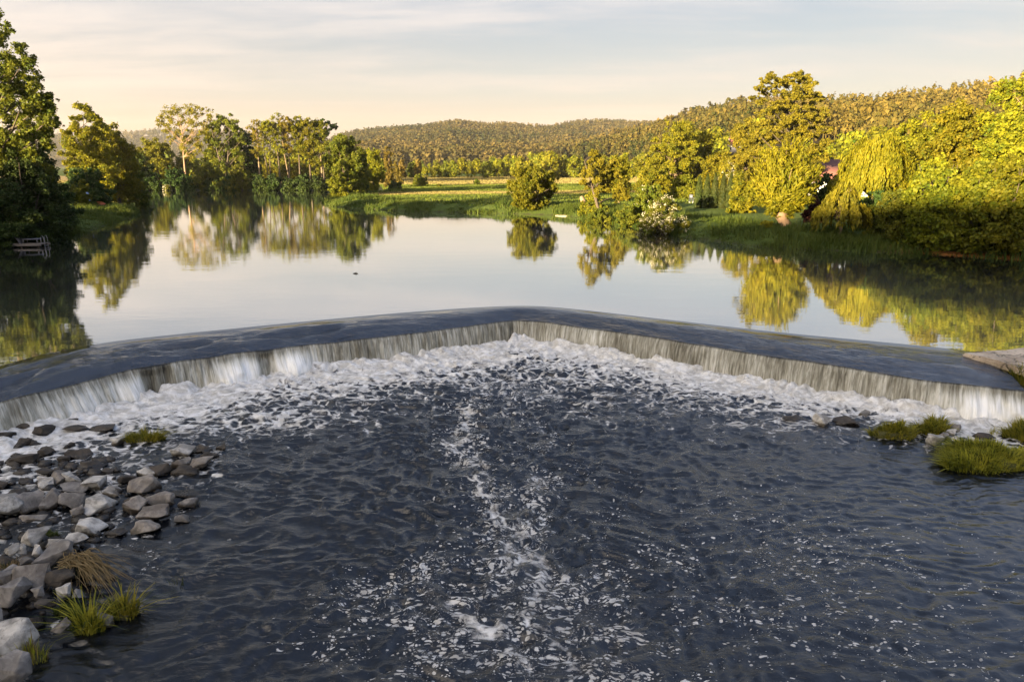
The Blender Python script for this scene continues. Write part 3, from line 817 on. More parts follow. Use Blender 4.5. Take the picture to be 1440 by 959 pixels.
for i, (px, top, w, lab, m) in enumerate([(244, 228, 34, 'left of the pale trunk', 'leaf_dark'), (284, 226, 44, 'right of the pale trunk', 'leaf_mid'), (312, 232, 36, 'under the forked tree', 'leaf_mid'),
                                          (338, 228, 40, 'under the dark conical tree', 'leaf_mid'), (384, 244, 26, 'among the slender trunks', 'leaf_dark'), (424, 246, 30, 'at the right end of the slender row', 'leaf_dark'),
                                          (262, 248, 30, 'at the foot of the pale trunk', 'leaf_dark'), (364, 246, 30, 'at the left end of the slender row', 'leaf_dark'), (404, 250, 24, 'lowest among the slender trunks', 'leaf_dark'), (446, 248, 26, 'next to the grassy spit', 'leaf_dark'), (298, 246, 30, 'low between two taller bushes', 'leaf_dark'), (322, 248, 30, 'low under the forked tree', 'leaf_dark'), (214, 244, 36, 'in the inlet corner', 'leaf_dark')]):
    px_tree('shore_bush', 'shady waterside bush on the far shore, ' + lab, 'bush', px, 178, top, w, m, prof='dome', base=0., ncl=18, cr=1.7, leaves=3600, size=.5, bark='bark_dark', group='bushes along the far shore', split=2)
px_tree('snowball_bush', 'small white flowering bush at the dark far waterline', 'bush', 233, 177, 256, 20, 'leaf_mid', prof='round', base=0., ncl=9, cr=.8, leaves=900, size=.5, blossom=260, bark='bark_dark')
slender = [(364, 166, 26, 'leaf_olive', 'first from the left'), (378, 168, 24, 'leaf_gold', 'second from the left'), (392, 163, 26, 'leaf_gold', 'third from the left'), (406, 162, 28, 'leaf_olive', 'fourth from the left, with golden top'),
           (421, 162, 30, 'leaf_gold', 'third from the right'), (436, 164, 34, 'leaf_gold', 'second from the right'), (452, 168, 36, 'leaf_lime', 'last on the right, leafy almost to the ground')]
for i, (px, top, w, m, lab) in enumerate(slender):
    px_tree('slender_tree', 'slender bare tree in the far row, ' + lab, 'tree', px, 191 + (i * 37 % 9), top, w, m, prof='vase', base=.42 if i < 5 else .25, ncl=13 + i * 2, cr=1.8, leaves=950 + 400 * i, size=.46,
            bark='bark_dark' if i % 3 else 'bark', trunk_r=.26, group='slender trees in a row on the far shore', shell=.2, kindlo=.2, split=1 + (i in (1, 3)))
cl = px_clumps(468, 200, [(456, 178, 7), (466, 174, 8), (476, 180, 7), (482, 178, 5), (470, 186, 7), (460, 190, 8), (452, 200, 9)], 3, rng, 2)
px_tree('slender_tree', 'dark tufted treetop leaning out right above the slender row', 'tree', 456, 200, 168, 34, 'leaf_dark', clumps=cl, leaves=2200, size=.5, bark='bark_dark', trunk_r=.25, group='slender trees in a row on the far shore')
for i, (px, top, w) in enumerate([(355, 226, 30), (376, 228, 34), (398, 226, 34), (420, 224, 34), (444, 222, 34)]):
    px_tree('backing_bush', 'sunlit yellow bush seen through the slender trunks, %s from the left' % ['first', 'second', 'third', 'fourth', 'fifth'][i], 'bush', px, 232, top, w, 'leaf_gold' if i % 2 else 'leaf_lime', prof='dome', base=0., ncl=14, cr=2.2, leaves=2600, size=.6, bark='bark', group='sunlit bushes behind the slender row')

# ------------------------------------------------------------------ grassy spit in the middle
G_S = 'trees on the tip of the grassy spit'
px_tree('goat_willow', 'round dense green tree on the very tip of the grassy spit', 'tree', 487, 128, 190, 70, 'leaf_mid', prof='pear', base=.02, ncl=46, cr=1.9, leaves=16000, size=.38, bark='bark_dark', group=G_S, split=3)
px_tree('goat_willow', 'pale leaved low bush at the foot of the round spit tree', 'bush', 474, 122, 236, 34, 'leaf_lime', prof='dome', base=0., ncl=18, cr=1.1, leaves=4500, size=.32, bark='bark_dark', group=G_S, split=2)
px_tree('ash_tree', 'mid sized golden green tree right of the round spit tree', 'tree', 525, 146, 208, 34, 'leaf_gold', prof='oval', base=.05, ncl=24, cr=1.6, leaves=6000, size=.4, bark='bark_dark', group=G_S)
px_tree('larch_tree', 'narrow bronze coloured spire of a tree on the spit', 'tree', 547, 168, 206, 24, 'leaf_bronze', prof='cone', base=.08, ncl=24, cr=1.1, leaves=3600, size=.4, bark='bark', group=G_S)
px_tree('larch_tree', 'small bronze tree just right of the narrow spire', 'tree', 558, 176, 228, 18, 'leaf_bronze', prof='oval', base=.05, ncl=14, cr=1.1, leaves=1800, size=.4, bark='bark', group=G_S)
px_tree('meadow_bush', 'dark shadowed bush between the round spit tree and golden tree', 'bush', 508, 138, 246, 30, 'leaf_dark', prof='dome', base=0., ncl=16, cr=1.2, leaves=3500, size=.36, bark='bark_dark', group='bushes in the meadow', split=2)
px_tree('meadow_bush', 'dark bush at the meadow corner below the bronze spire', 'bush', 556, 152, 255, 22, 'leaf_dark', prof='dome', base=0., ncl=12, cr=.9, leaves=2200, size=.36, bark='bark_dark', group='bushes in the meadow', split=2)
px_tree('meadow_bush', 'wide dark bush alone in the meadow', 'bush', 591, 178, 246, 25, 'leaf_mid', prof='dome', base=0., ncl=16, cr=1.3, leaves=3000, size=.42, bark='bark_dark', group='bushes in the meadow', split=2)
px_tree('meadow_bush', 'tiny round bush alone before the pale field', 'bush', 670, 190, 251, 11, 'leaf_mid', prof='dome', base=0., ncl=8, cr=.7, leaves=900, size=.4, bark='bark_dark', group='bushes in the meadow', split=2)
px_tree('meadow_bush', 'flat little bush in the meadow between the wide and the tiny one', 'bush', 616, 176, 258, 9, 'leaf_mid', prof='dome', base=0., ncl=6, cr=.5, leaves=500, size=.4, bark='bark_dark', group='bushes in the meadow', split=1)
px_tree('hazel_tree', 'broad round waterside tree standing alone before the meadow', 'tree', 750, 89, 236, 80, 'leaf_lime', prof='round', base=.0, ncl=52, cr=1.15, leaves=15000, size=.30, bark='bark_dark', split=4, trunk_r=.16)

# ------------------------------------------------------------------ right bank, middle distance
rng = np.random.default_rng(31)
cl = px_clumps(845, 78, [(838, 224, 10), (828, 234, 10), (846, 236, 11), (822, 246, 9), (836, 250, 11), (852, 250, 10), (866, 246, 9), (826, 262, 8), (818, 256, 6), (844, 264, 8), (872, 268, 11), (866, 278, 10), (878, 276, 8), (872, 258, 8), (832, 216, 6), (858, 230, 7), (836, 270, 8), (852, 262, 9), (848, 248, 9)], 1.8, rng, 2)
px_tree('leaning_tree', 'leaning waterside tree with a crooked dark trunk and open crown', 'tree', 847, 78, 212, 60, 'leaf_olive', clumps=cl, leaves=11000, size=.27, bark='bark_dark', lean=(-2.0, 0.), trunk_r=.2, limbs=12)
px_tree('birch_tree', 'upright yellow green tree just behind the leaning one', 'tree', 872, 96, 216, 38, 'leaf_gold', prof='oval', base=.15, ncl=30, cr=1.2, leaves=6500, size=.32, bark='bark')
px_tree('willow_bush', 'low yellow green bush right beneath the leaning tree', 'bush', 832, 80, 268, 40, 'leaf_gold', prof='dome', base=0., ncl=20, cr=.8, leaves=4200, size=.26, bark='bark_dark', split=2)
px_tree('willow_bush', 'shaded green bush at the water below the leaning tree', 'bush', 848, 74, 290, 46, 'leaf_mid', prof='dome', base=0., ncl=20, cr=.6, leaves=4200, size=.22, bark='bark_dark', split=2)
px_tree('willow_bush', 'shaded green bush at the water left of the blossoming bushes', 'bush', 884, 70, 286, 40, 'leaf_mid', prof='dome', base=0., ncl=20, cr=.6, leaves=4000, size=.22, bark='bark_dark', split=2)
G_Y = 'tall yellow trees behind the blossoming bushes'
px_tree('locust_tree', 'tallest of the brilliant yellow trees, behind the blossoming bushes', 'tree', 948, 140, 168, 78, 'leaf_gold', prof='oval', base=.05, ncl=50, cr=2.2, leaves=15000, size=.42, bark='bark', group=G_Y)
px_tree('locust_tree', 'brilliant yellow tree right of the tallest yellow one, behind the thuja row', 'tree', 985, 146, 182, 62, 'leaf_gold', prof='oval', base=.05, ncl=40, cr=2.1, leaves=11000, size=.42, bark='bark', group=G_Y)
px_tree('locust_tree', 'low golden tree in front of the tallest yellow one', 'tree', 918, 122, 222, 64, 'leaf_gold', prof='dome', base=.05, ncl=36, cr=1.6, leaves=9500, size=.38, bark='bark', group=G_Y)
px_tree('locust_tree', 'low green gold tree between the blossoming bushes and the thujas', 'tree', 966, 108, 246, 50, 'leaf_lime', prof='dome', base=.0, ncl=28, cr=1.2, leaves=7000, size=.34, bark='bark', group=G_Y)
px_tree('locust_tree', 'feathery yellow tree just left of the tall double crowned tree', 'tree', 1010, 128, 208, 56, 'leaf_gold', prof='dome', base=.05, ncl=32, cr=1.7, leaves=9000, size=.38, bark='bark', group=G_Y)
px_tree('blossoming_bush', 'upper white blossoming bush, standing farther from the water', 'bush', 913, 72, 258, 54, 'leaf_mid', prof='dome', base=.0, ncl=34, cr=.75, leaves=8000, size=.22, blossom=330, bark='bark_dark', split=3, group='white blossoming bushes')
px_tree('blossoming_bush', 'lower white blossoming bush, thick with flowers near the water', 'bush', 936, 61, 277, 78, 'leaf_mid', prof='dome', base=-.05, ncl=44, cr=.62, leaves=9500, size=.18, blossom=2600, bark='bark_dark', split=3, group='white blossoming bushes')
px_tree('lilac_tree', 'pale cream blossoming small tree above the thuja row', 'tree', 1026, 104, 228, 34, 'leaf_olive', prof='round', base=.2, ncl=22, cr=.95, leaves=4200, size=.30, blossom=600, bark='bark_dark')
px_tree('garden_bush', 'golden bush between the thuja row and the ball shaped willow', 'bush', 1046, 74, 244, 40, 'leaf_gold', prof='dome', base=.0, ncl=26, cr=.9, leaves=6500, size=.27, bark='bark', split=2)

# a row of clipped thujas
def thuja(label, px, Y, top, w, seed):
    rng = np.random.default_rng(seed)
    X, dy, _ = ray(px, 270); x = X * Y / dy; g = gz1(x, Y); H = at(px, top, Y)[2] - g; R = w / 2 * pxm(270, Y)
    root = tag(empty('thuja', (x, Y, g - .1)), label, 'conifer', 'row of clipped thujas')
    n = 4200
    t_ = rng.random(n) ** .9; a = rng.random(n) * 2 * pi
    r = R * np.clip(1.02 - t_ ** 3.2, 0.02, 1) * (.80 + .22 * rng.random(n)) * (.8 + .2 * sstep(0, .15, t_)) * (1 + .08 * np.sin(a * 5 + t_ * 9))
    c = np.stack([r * np.cos(a), r * np.sin(a), .05 + t_ * (H + .05)], 1)
    nr = np.stack([np.cos(a), np.sin(a), .25 + 0 * a], 1) + rng.normal(size=(n, 3)) * .45; nr /= np.linalg.norm(nr, axis=1)[:, None]
    v, f = leaf_quads(c, nr, .17, rng, 2.0, np.tile([0, 0, 1.], (n, 1)))
    obj('crown', np_mesh('crown', v, f, M['leaf_conifer']), root)
    mb = MB(); mb.tube([(0, 0, -.1), (0, 0, H * .5), (0, 0, H * .92)], [.09, .07, .02], 6); mb.build('trunk', M['bark_dark'], root)
ordn = ['first', 'second', 'third', 'fourth', 'fifth', 'sixth', 'seventh', 'eighth', 'ninth', 'tenth', 'eleventh', 'twelfth', 'thirteenth', 'fourteenth', 'fifteenth', 'sixteenth', 'seventeenth', 'eighteenth', 'nineteenth', 'twentieth',
        'twenty-first', 'twenty-second', 'twenty-third', 'twenty-fourth', 'twenty-fifth', 'twenty-sixth', 'twenty-seventh', 'twenty-eighth', 'twenty-ninth', 'thirtieth']
for i, (px, top, w) in enumerate([(983, 249, 11), (994, 246, 10), (1005, 245, 11), (1017, 245, 11), (1027, 244, 10), (1036, 248, 9), (1044, 252, 9), (1052, 258, 9)]):
    thuja('slim dark thuja, %s from the left in the clipped row' % ordn[i], px, 84 - i * .8, top, w, 60 + i)

# tall double crowned tree
rng = np.random.default_rng(41)
cl = px_clumps(1108, 112, [(1083, 108, 9), (1074, 114, 8), (1090, 118, 11), (1068, 124, 8), (1078, 130, 11), (1094, 130, 9), (1060, 138, 7), (1072, 143, 10), (1122, 106, 10), (1110, 108, 9), (1134, 110, 9), (1106, 118, 11), (1122, 120, 13), (1140, 120, 10),
                            (1146, 134, 9), (1130, 134, 14), (1112, 134, 13), (1152, 140, 8), (1140, 150, 13), (1120, 152, 15), (1100, 148, 14), (1086, 156, 12), (1070, 160, 8), (1158, 156, 8), (1150, 166, 13), (1130, 170, 15), (1108, 170, 15), (1090, 176, 14), (1074, 176, 11),
                            (1062, 186, 10), (1160, 182, 10), (1146, 186, 14), (1124, 190, 16), (1102, 194, 15), (1082, 196, 14), (1054, 200, 10), (1162, 200, 10), (1150, 206, 13), (1130, 212, 15), (1108, 214, 14), (1076, 214, 14), (1056, 220, 11), (1158, 222, 10), (1142, 232, 14), (1120, 236, 14), (1090, 236, 14), (1066, 238, 12)], 4.2, rng, 2)
px_tree('maple_tree', 'tallest tree on the right bank, its top split into two crowns', 'tree', 1108, 112, 97, 130, 'leaf_olive', clumps=cl, leaves=30000, size=.36, bark='bark_dark', trunk_r=.5, limbs=46, flat=.62)
px_tree('maple_tree', 'shorter leafy tree to the left of the double crowned tree', 'tree', 1048, 126, 164, 62, 'leaf_olive', prof='oval', base=.05, ncl=40, cr=1.7, leaves=12000, size=.4, bark='bark_dark')

# ball shaped pollard willow
def pollard(label, px, Y, basepy, top, w):
    rng = np.random.default_rng(51)
    b = at(px, basepy, Y); g = gz1(b[0], Y)
    root = tag(empty('pollard_willow', (b[0], Y, g - .1)), label, 'tree')
    H = at(px, top, Y)[2] - g; R = w / 2 * pxm(250, Y)
    head = np.array((-.15 * R, 0, H * .16))
    C = np.array((-.12 * R, 0, H * .52))
    L = []; D = []
    n = 420
    d = unit(n, rng); d[:, 2] = d[:, 2] * 1.0 + .18
    for i in range(n):
        e = C + d[i] * np.array((R, R, H * .48)) * rng.uniform(.72, 1.06)
        if e[2] < .25: e[2] = .25 + .3 * rng.random()
        m = head * .5 + e * .5 + np.array((0, 0, .22 * R * (1 if e[2] > head[2] else .2)))
        k = 56; tt = (.18 + .82 * rng.random(k) ** .7)[:, None]
        pnt = (1 - tt) ** 2 * head + 2 * tt * (1 - tt) * m + tt ** 2 * e
        dr = 2 * (1 - tt) * (m - head) + 2 * tt * (e - m); dr /= np.linalg.norm(dr, axis=1)[:, None]
        L.append(pnt + rng.normal(size=(k, 3)) * .13); D.append(dr)
    L = np.concatenate(L); D = np.concatenate(D)
    nr = (L - C) / np.linalg.norm(L - C, axis=1)[:, None] * .7 + rng.normal(size=L.shape) * .4; nr /= np.linalg.norm(nr, axis=1)[:, None]
    v, f = leaf_quads(L, nr, .115, rng, 3.2, D)
    obj('crown', np_mesh('crown', v, f, M['leaf_willow']), root)
    mb = MB()
    mb.tube([(.15, 0, -.2), (.05, 0, .25), (-.15 * R * .6, 0, H * .10), head, head + np.array((-.1, 0, .35))], [.62, .46, .42, .55, .25], 10)
    for i in range(0, n, 6):
        e = C + d[i] * np.array((R, R, H * .48)) * .8; e[2] = max(e[2], .3)
        m = head * .5 + e * .5 + np.array((0, 0, .22 * R))
        tt = np.linspace(0, 1, 6)[:, None]
        mb.tube((1 - tt) ** 2 * head + 2 * tt * (1 - tt) * m + tt ** 2 * e, np.linspace(.07, .015, 6), 4)
    obj('trunk', mb.mesh('trunk', M['bark_pale'], True), root)
pollard('ball shaped yellow green willow on a short thick bare trunk', 1104, 58.5, 318, 200, 94)

# weeping willow
def weeping(label, px, Y, top, w, n, spread, seed, zfoot, cat='tree', mat='leaf_willow'):
    rng = np.random.default_rng(seed)
    X, dy, _ = ray(px, 250); x = X * Y / dy; g = gz1(x, Y); H = at(px, top, Y)[2] - g; R = w / 2 * pxm(250, Y)
    root = tag(empty('weeping_willow', (x, Y, g - .1)), label, cat)
    L = []; D = []; N = []
    hubs = [(rng.normal() * .10 * R, rng.normal() * .10 * R, H * .30)]
    limb = MB()
    limb.tube([(0, 0, -.1), (.05, 0, H * .15), hubs[0]], [.42 * H / 10, .34 * H / 10, .3 * H / 10], 8)
    nh = max(n // 17, 12)
    ha = rng.random(nh) * 2 * pi; hr = R * rng.random(nh) ** .45
    for i in range(n):
        q_ = i % nh
        a = ha[q_] + rng.normal() * .10; rr = min(abs(hr[q_] + rng.normal() * .06 * R), R)
        zt = H * (.97 - .50 * (hr[q_] / R) ** 1.8) * (1 + .10 * math.sin(q_ * 2.7)) - abs(rng.normal()) * .05 * H
        p0 = np.array((rr * .75 * cos(a), rr * .75 * sin(a), min(zt, H)))
        low = zfoot + (H * .25) * rng.random() + .25 * H * (1 - rr / R)
        ln = max(zt - low, .6) * rng.uniform(.5, 1)
        k = int(10 + ln * 9); tt = rng.random(k)[:, None]
        out = np.array((cos(a), sin(a), 0)) * R * .28
        pnt = p0 + out * (1 - (1 - tt) ** 2.2) + np.array((0, 0, 1)) * (-ln * tt ** 1.25 + .10 * H * tt * (1 - tt) * 2)
        L.append(pnt + rng.normal(size=(k, 3)) * .045)
        dr = out * .6 * (1 - tt) + np.array((0, 0, -1.)) * ln; D.append(dr / np.linalg.norm(dr, axis=1)[:, None])
        nv = np.tile(np.array((cos(a), sin(a), .25)), (k, 1)) * .7 + rng.normal(size=(k, 3)) * .4
        N.append(nv / np.linalg.norm(nv, axis=1)[:, None])
        if i % 14 == 0:
            h_ = np.array(hubs[0]); t6 = np.linspace(0, 1, 6)[:, None]; m = h_ * .4 + p0 * .6 + np.array((0, 0, H * .14))
            limb.tube((1 - t6) ** 2 * h_ + 2 * t6 * (1 - t6) * m + t6 ** 2 * p0, np.linspace(.10, .02, 6) * H / 10, 4)
    L = np.concatenate(L); D = np.concatenate(D); N = np.concatenate(N)
    v, f = leaf_quads(L, N, .105, rng, 3.0, D)
    obj('crown', np_mesh('crown', v, f, M[mat]), root)
    obj('trunk', limb.mesh('trunk', M['bark'], True), root)
weeping('large weeping willow glowing yellow above, right of the red brown roof', 1228, 62, 184, 116, 1150, 1, 71, 1.0)
weeping('small weeping willow hanging like a curtain over the water grass', 1190, 51.5, 258, 76, 520, 1, 72, .15, mat='leaf_olive')  # darker olive leaves paint in the shade this willow stands in

# right edge
G_R = 'trees and bushes massed at the right edge'
px_tree('sycamore_tree', 'broad golden tree behind the large weeping willow', 'tree', 1290, 78, 166, 112, 'leaf_gold', prof='oval', base=.03, ncl=52, cr=1.9, leaves=17000, size=.36, bark='bark', group=G_R)
px_tree('sycamore_tree', 'golden tree with a leaning top, left of the tallest edge tree', 'tree', 1345, 66, 146, 104, 'leaf_gold', prof='oval', base=.03, ncl=52, cr=1.8, leaves=17000, size=.34, bark='bark', group=G_R)
px_tree('sycamore_tree', 'tallest tree at the right edge, cut off by it', 'tree', 1428, 61, 106, 120, 'leaf_gold', prof='oval', base=.03, ncl=60, cr=1.9, leaves=21000, size=.34, bark='bark', group=G_R)
px_tree('sycamore_tree', 'tree out at the edge right of the tallest edge tree', 'tree', 1530, 66, 120, 120, 'leaf_lime', prof='oval', base=.03, ncl=40, cr=2.0, leaves=9000, size=.36, bark='bark', group=G_R)
for px, Y, top, w, m, lab, nl, sz in [
        (1270, 50.5, 266, 80, 'leaf_mid', 'shaded green bush drooping to the water right of the small willow', 9000, .22),
        (1322, 48, 236, 92, 'leaf_lime', 'large leaved yellow bush over the water, second from the small willow', 11000, .27),
        (1376, 46.5, 226, 92, 'leaf_lime', 'large leaved yellow bush above the orange mud bank', 11000, .29),
        (1425, 45.5, 214, 100, 'leaf_lime', 'bright green leafy bush at the right edge by the mud bank', 12000, .29),
        (1500, 45, 210, 120, 'leaf_mid', 'green bush beyond the mud bank, mostly out of the picture', 8000, .3),
        (1240, 55, 268, 70, 'leaf_dark', 'dark bush in the shade between both willows', 6500, .24),
        (1318, 57, 214, 90, 'leaf_gold', 'golden bush behind the large leaved one', 9500, .28)]:
    px_tree('waterside_bush', lab, 'bush', px, Y, top, w, m, prof='dome', base=-.02, ncl=40, cr=w * .013, leaves=int(nl * .9), size=sz * 1.1, bark='bark_dark', group=G_R, split=3)
px_tree('garden_bush', 'wine red bush in the shade beside the ball shaped willow', 'bush', 1150, 62, 268, 26, 'leaf_wine', prof='dome', base=0., ncl=14, cr=.6, leaves=3000, size=.2, bark='bark_dark', split=2)
px_tree('garden_bush', 'dark garden bush below the red brown roof', 'bush', 1165, 70, 244, 66, 'leaf_dark', prof='dome', base=0., ncl=20, cr=.9, leaves=5000, size=.26, bark='bark_dark', split=2)
px_tree('garden_bush', 'low bush of golden shoots on the bank under the ball willow', 'bush', 1084, 56.5, 310, 26, 'leaf_gold', prof='dome', base=0., ncl=10, cr=.4, leaves=1600, size=.16, bark='bark_dark', split=1)
px_tree('hillside_tree', 'bright round tree between the red brown roof and the hill forest', 'tree', 1184, 170, 214, 46, 'leaf_gold', prof='dome', base=0., ncl=24, cr=2., leaves=5500, size=.5, bark='bark', group='single trees at the foot of the hill')
px_tree('hillside_tree', 'green tree at the hill foot just over the red brown roof', 'tree', 1212, 190, 196, 44, 'leaf_olive', prof='oval', base=0., ncl=24, cr=2.2, leaves=5000, size=.55, bark='bark', group='single trees at the foot of the hill')

G_O = 'tall trees on the near left bank'
for i, (x, y, H, R) in enumerate([(-64, 31, 10, 5), (-64, 20, 9, 5)]):  # unseen trees added to shade the bushes by the jetty
    make_tree('bank_tree', 'broad tree on the near left bank, %s the picture edge' % ['just outside', 'farther outside'][i], 'tree', (x, y, gz1(x, y)), H, R, 'leaf_mid', prof='oval', base=.05, ncl=40, cr=2.2, leaves=7000, size=.6, bark='bark_dark', group=G_O, seed=300 + i)

for i, (x, y, H, R, m) in enumerate([(-57, 60, 8, 5, 'leaf_mid'), (-71, 68, 7.5, 5, 'leaf_lime'), (-78, 84, 7.5, 5, 'leaf_mid'), (-52, 48, 6, 4, 'leaf_dark')]):
    make_tree('bank_tree', ['broad green tree inland of the tallest tree by the jetty', 'lighter green tree farther inland behind the jetty', 'big green tree in the field corner behind the golden trees', 'low dark tree close behind the jetty bushes, outside the picture'][i], 'tree',
              (x, y, gz1(x, y)), H, R, m, prof='oval', base=.03, ncl=40, cr=2.2, leaves=6000, size=.55, bark='bark_dark', group=G_O, seed=320 + i)

# ------------------------------------------------------------------ trees of the valley and the wooded hills
def proto_tree(kind, H, R, mat, seed, leaves=900, size=.9, bark='bark_dark', ncl=16):
    rng = np.random.default_rng(seed)
    cl = envelope(R, H * .04, H, kind, ncl, R * .45, rng)
    v, f = clump_leaves(cl, leaves, size, rng, .6, .5, .9)
    mb = MB(); p = trunk_path(H * .8, rng=rng); mb.tube(p, H * .02 * np.linspace(1, .3, len(p)), 5)
    twigs(mb, p, cl[:6], H * .02, rng, sides=4)
    return np_mesh('crown', v, f, M[mat]), mb.mesh('trunk', M[bark], True)
PROTO = [proto_tree('round', 10, 4.6, 'leaf_gold', 1), proto_tree('oval', 10, 3.8, 'leaf_lime', 2), proto_tree('pear', 10, 3.4, 'leaf_gold', 3), proto_tree('round', 10, 4.4, 'leaf_mid', 4),
         proto_tree('dome', 10, 4.8, 'leaf_lime', 5), proto_tree('oval', 10, 3.0, 'leaf_bronze', 6)]
KINDW = ['round golden', 'green gold oval', 'pear shaped golden', 'round dark green', 'broad light green', 'slim bronze']
def valley_tree(px, Y, top, k, label, group, wide=1.0):
    X, dy, _ = ray(px, 240); x = X * Y / dy; g = gz1(x, Y)
    H = max(at(px, top, Y)[2] - g, 2.5)
    root = tag(empty('valley_tree', (x, Y, g - .1), random.random() * 6.28), label, 'tree', group)
    s = H / 10
    root.scale = (s * wide, s * wide, s)
    for nm, me in zip(('crown', 'trunk'), PROTO[k]): obj(nm, me, root)
    return root
rng = np.random.default_rng(81)
row = []
px = 566
while px < 712:
    row.append((px, 300 + rng.uniform(-14, 14), 228 + rng.uniform(-5, 8))); px += rng.uniform(8, 12.5)
for i, (px, Y, top) in enumerate(row):
    k = int(rng.choice([0, 1, 2, 3, 4, 5], p=[.25, .2, .2, .12, .13, .10]))
    valley_tree(px, Y, top, k, '%s tree along the pale field edge, %s from the left' % (KINDW[k], ordn[i]), 'trees along the far edge of the pale field', .9)
row = []
px = 690
while px < 905:
    row.append((px, 300 + rng.uniform(-20, 30), np.interp(px, [690, 740, 800, 905], [226, 220, 222, 226]) + rng.uniform(-6, 9))); px += rng.uniform(9, 13)
for i, (px, Y, top) in enumerate(row):
    k = int(rng.choice([0, 1, 2, 3, 4], p=[.3, .2, .25, .1, .15]))
    valley_tree(px, Y, top, k, '%s tree at the hill foot behind the meadow, %s from the left' % (KINDW[k], ordn[i]), 'trees at the hill foot behind the meadow', .95)
row = []
px = 584
while px < 800:
    row.append((px, 440 + rng.uniform(-30, 40), np.interp(px, [580, 660, 720, 800], [229, 226, 220, 214]) + rng.uniform(-4, 5))); px += rng.uniform(8.5, 12)
for i, (px, Y, top) in enumerate(row):
    k = int(rng.choice([0, 1, 2, 3, 4], p=[.2, .3, .15, .15, .2]))
    valley_tree(px, Y, top, k, '%s tree in the rear valley row under the hills, %s from the left' % (KINDW[k], ordn[i]), 'rear row of valley trees under the hills')
row = [(905, 250, 214), (930, 262, 206), (962, 255, 200), (990, 250, 204), (1008, 262, 194), (1020, 240, 216), (1004, 300, 180), (982, 320, 186), (1052, 290, 182), (1062, 300, 168), (1016, 280, 206), (1078, 250, 200), (996, 230, 222), (1044, 235, 216), (1150, 230, 204), (1176, 260, 190), (1166, 220, 214), (1228, 240, 180), (895, 270, 220), (878, 290, 216), (1142, 175, 208), (1160, 190, 200), (1198, 165, 206), (1200, 210, 186), (1222, 180, 196), (1130, 210, 196)]
for i, (px, Y, top) in enumerate(row):
    k = int(rng.choice([0, 1, 2, 3, 4], p=[.35, .2, .25, .08, .12]))
    valley_tree(px, Y, top, k, '%s tree on the lower hillside by the white villa, %s of its slope' % (KINDW[k], ordn[i]), 'trees on the lower hillside around the villa')

# woods left of the river behind the far shore row
row = [(120, 150), (150, 160), (180, 225), (205, 250), (236, 245), (266, 250), (300, 248), (330, 252), (362, 255), (396, 250), (428, 252), (462, 248), (492, 240), (515, 232), (538, 230)]
for i, (px, Y) in enumerate(row):
    k = int(rng.choice([0, 1, 3, 4]))
    valley_tree(px, Y, 207 + rng.uniform(-6, 8) + (10 if px > 440 else 0), k, '%s tree standing back behind the far shore trees, %s from the left' % (KINDW[k], ordn[i]), 'trees standing back behind the far shore', 1.0)

# forest on the hills: one mass
def blob_tree(rng, n=7):
    """a pine as seen from afar: bare stem below, a ragged rounded crown made of leaf tufts"""
    cl = []
    for k in range(n):
        t_ = k / (n - 1)
        cl.append((rng.normal() * .10, rng.normal() * .10, .38 + .56 * t_, (.17 - .10 * t_) * rng.uniform(.7, 1.3)))
    v, f = clump_leaves(np.array(cl), 84, .085, rng, .6, .4, 1.1)
    return v
BT = [blob_tree(np.random.default_rng(90 + i)) for i in range(10)]
def far_tree(rng):
    v, f = clump_leaves(np.array([(0, 0, .42, .15), (.03, 0, .68, .13), (0, 0, .90, .07)]), 28, .12, rng, .7, .6, 1.2)
    return v
FT = [far_tree(np.random.default_rng(110 + i)) for i in range(10)]
stem = np.array([(-.015, 0, 0), (.015, 0, 0), (.010, 0, .6), (-.010, 0, .6), (0, -.015, 0), (0, .015, 0), (0, .010, .6), (0, -.010, .6)])
def plant_forest(n, r0, r1, a0, a1, protos, h0, h1, seed, name, label, mat, wide=1.0, minz=3.0, skip=None):
    rng = np.random.default_rng(seed)
    px_ = rng.uniform(a0, a1, n); r = np.sqrt(rng.uniform(r0 ** 2, r1 ** 2, n))
    az = np.arctan2((px_ - 720) / F, 1 / CP)
    x = r * np.sin(az); y = r * np.cos(az)
    hz = hills_z(x, y)
    ok = hz > minz
    # drop trees on the far side of the crest
    hz2 = hills_z(x * .985, y * .985)
    ok &= (hz2 < hz + 1.5) | (hz < 8)
    if skip is not None: ok &= ~skip(x, y)
    x, y = x[ok], y[ok]
    z = ground_z(x, y)
    k = rng.integers(0, len(protos), len(x)); h = rng.uniform(h0, h1, len(x)) * (1 + .15 * vn(x / 60, y / 60, 7)); a = rng.random(len(x)) * 2 * pi
    vs = []
    for j in range(len(protos)):
        m = np.nonzero(k == j)[0]
        if not len(m): continue
        b = np.concatenate([protos[j], stem]) if len(protos[j]) > 100 else protos[j]
        ca, sa = np.cos(a[m])[:, None], np.sin(a[m])[:, None]; hh = h[m][:, None]
        q = np.stack([(b[None, :, 0] * ca - b[None, :, 1] * sa) * hh * wide + x[m][:, None], (b[None, :, 0] * sa + b[None, :, 1] * ca) * hh * wide + y[m][:, None], b[None, :, 2] * hh + z[m][:, None] - .3], -1)
        vs.append(q.reshape(-1, 3))
    v = np.concatenate(vs); f = np.arange(len(v)).reshape(-1, 4)
    o = obj(name, np_mesh(name, v, f, M[mat]))
    tag(o, label, 'forest', kind='stuff')
    return len(x)
VIL = hit(1031, 214)
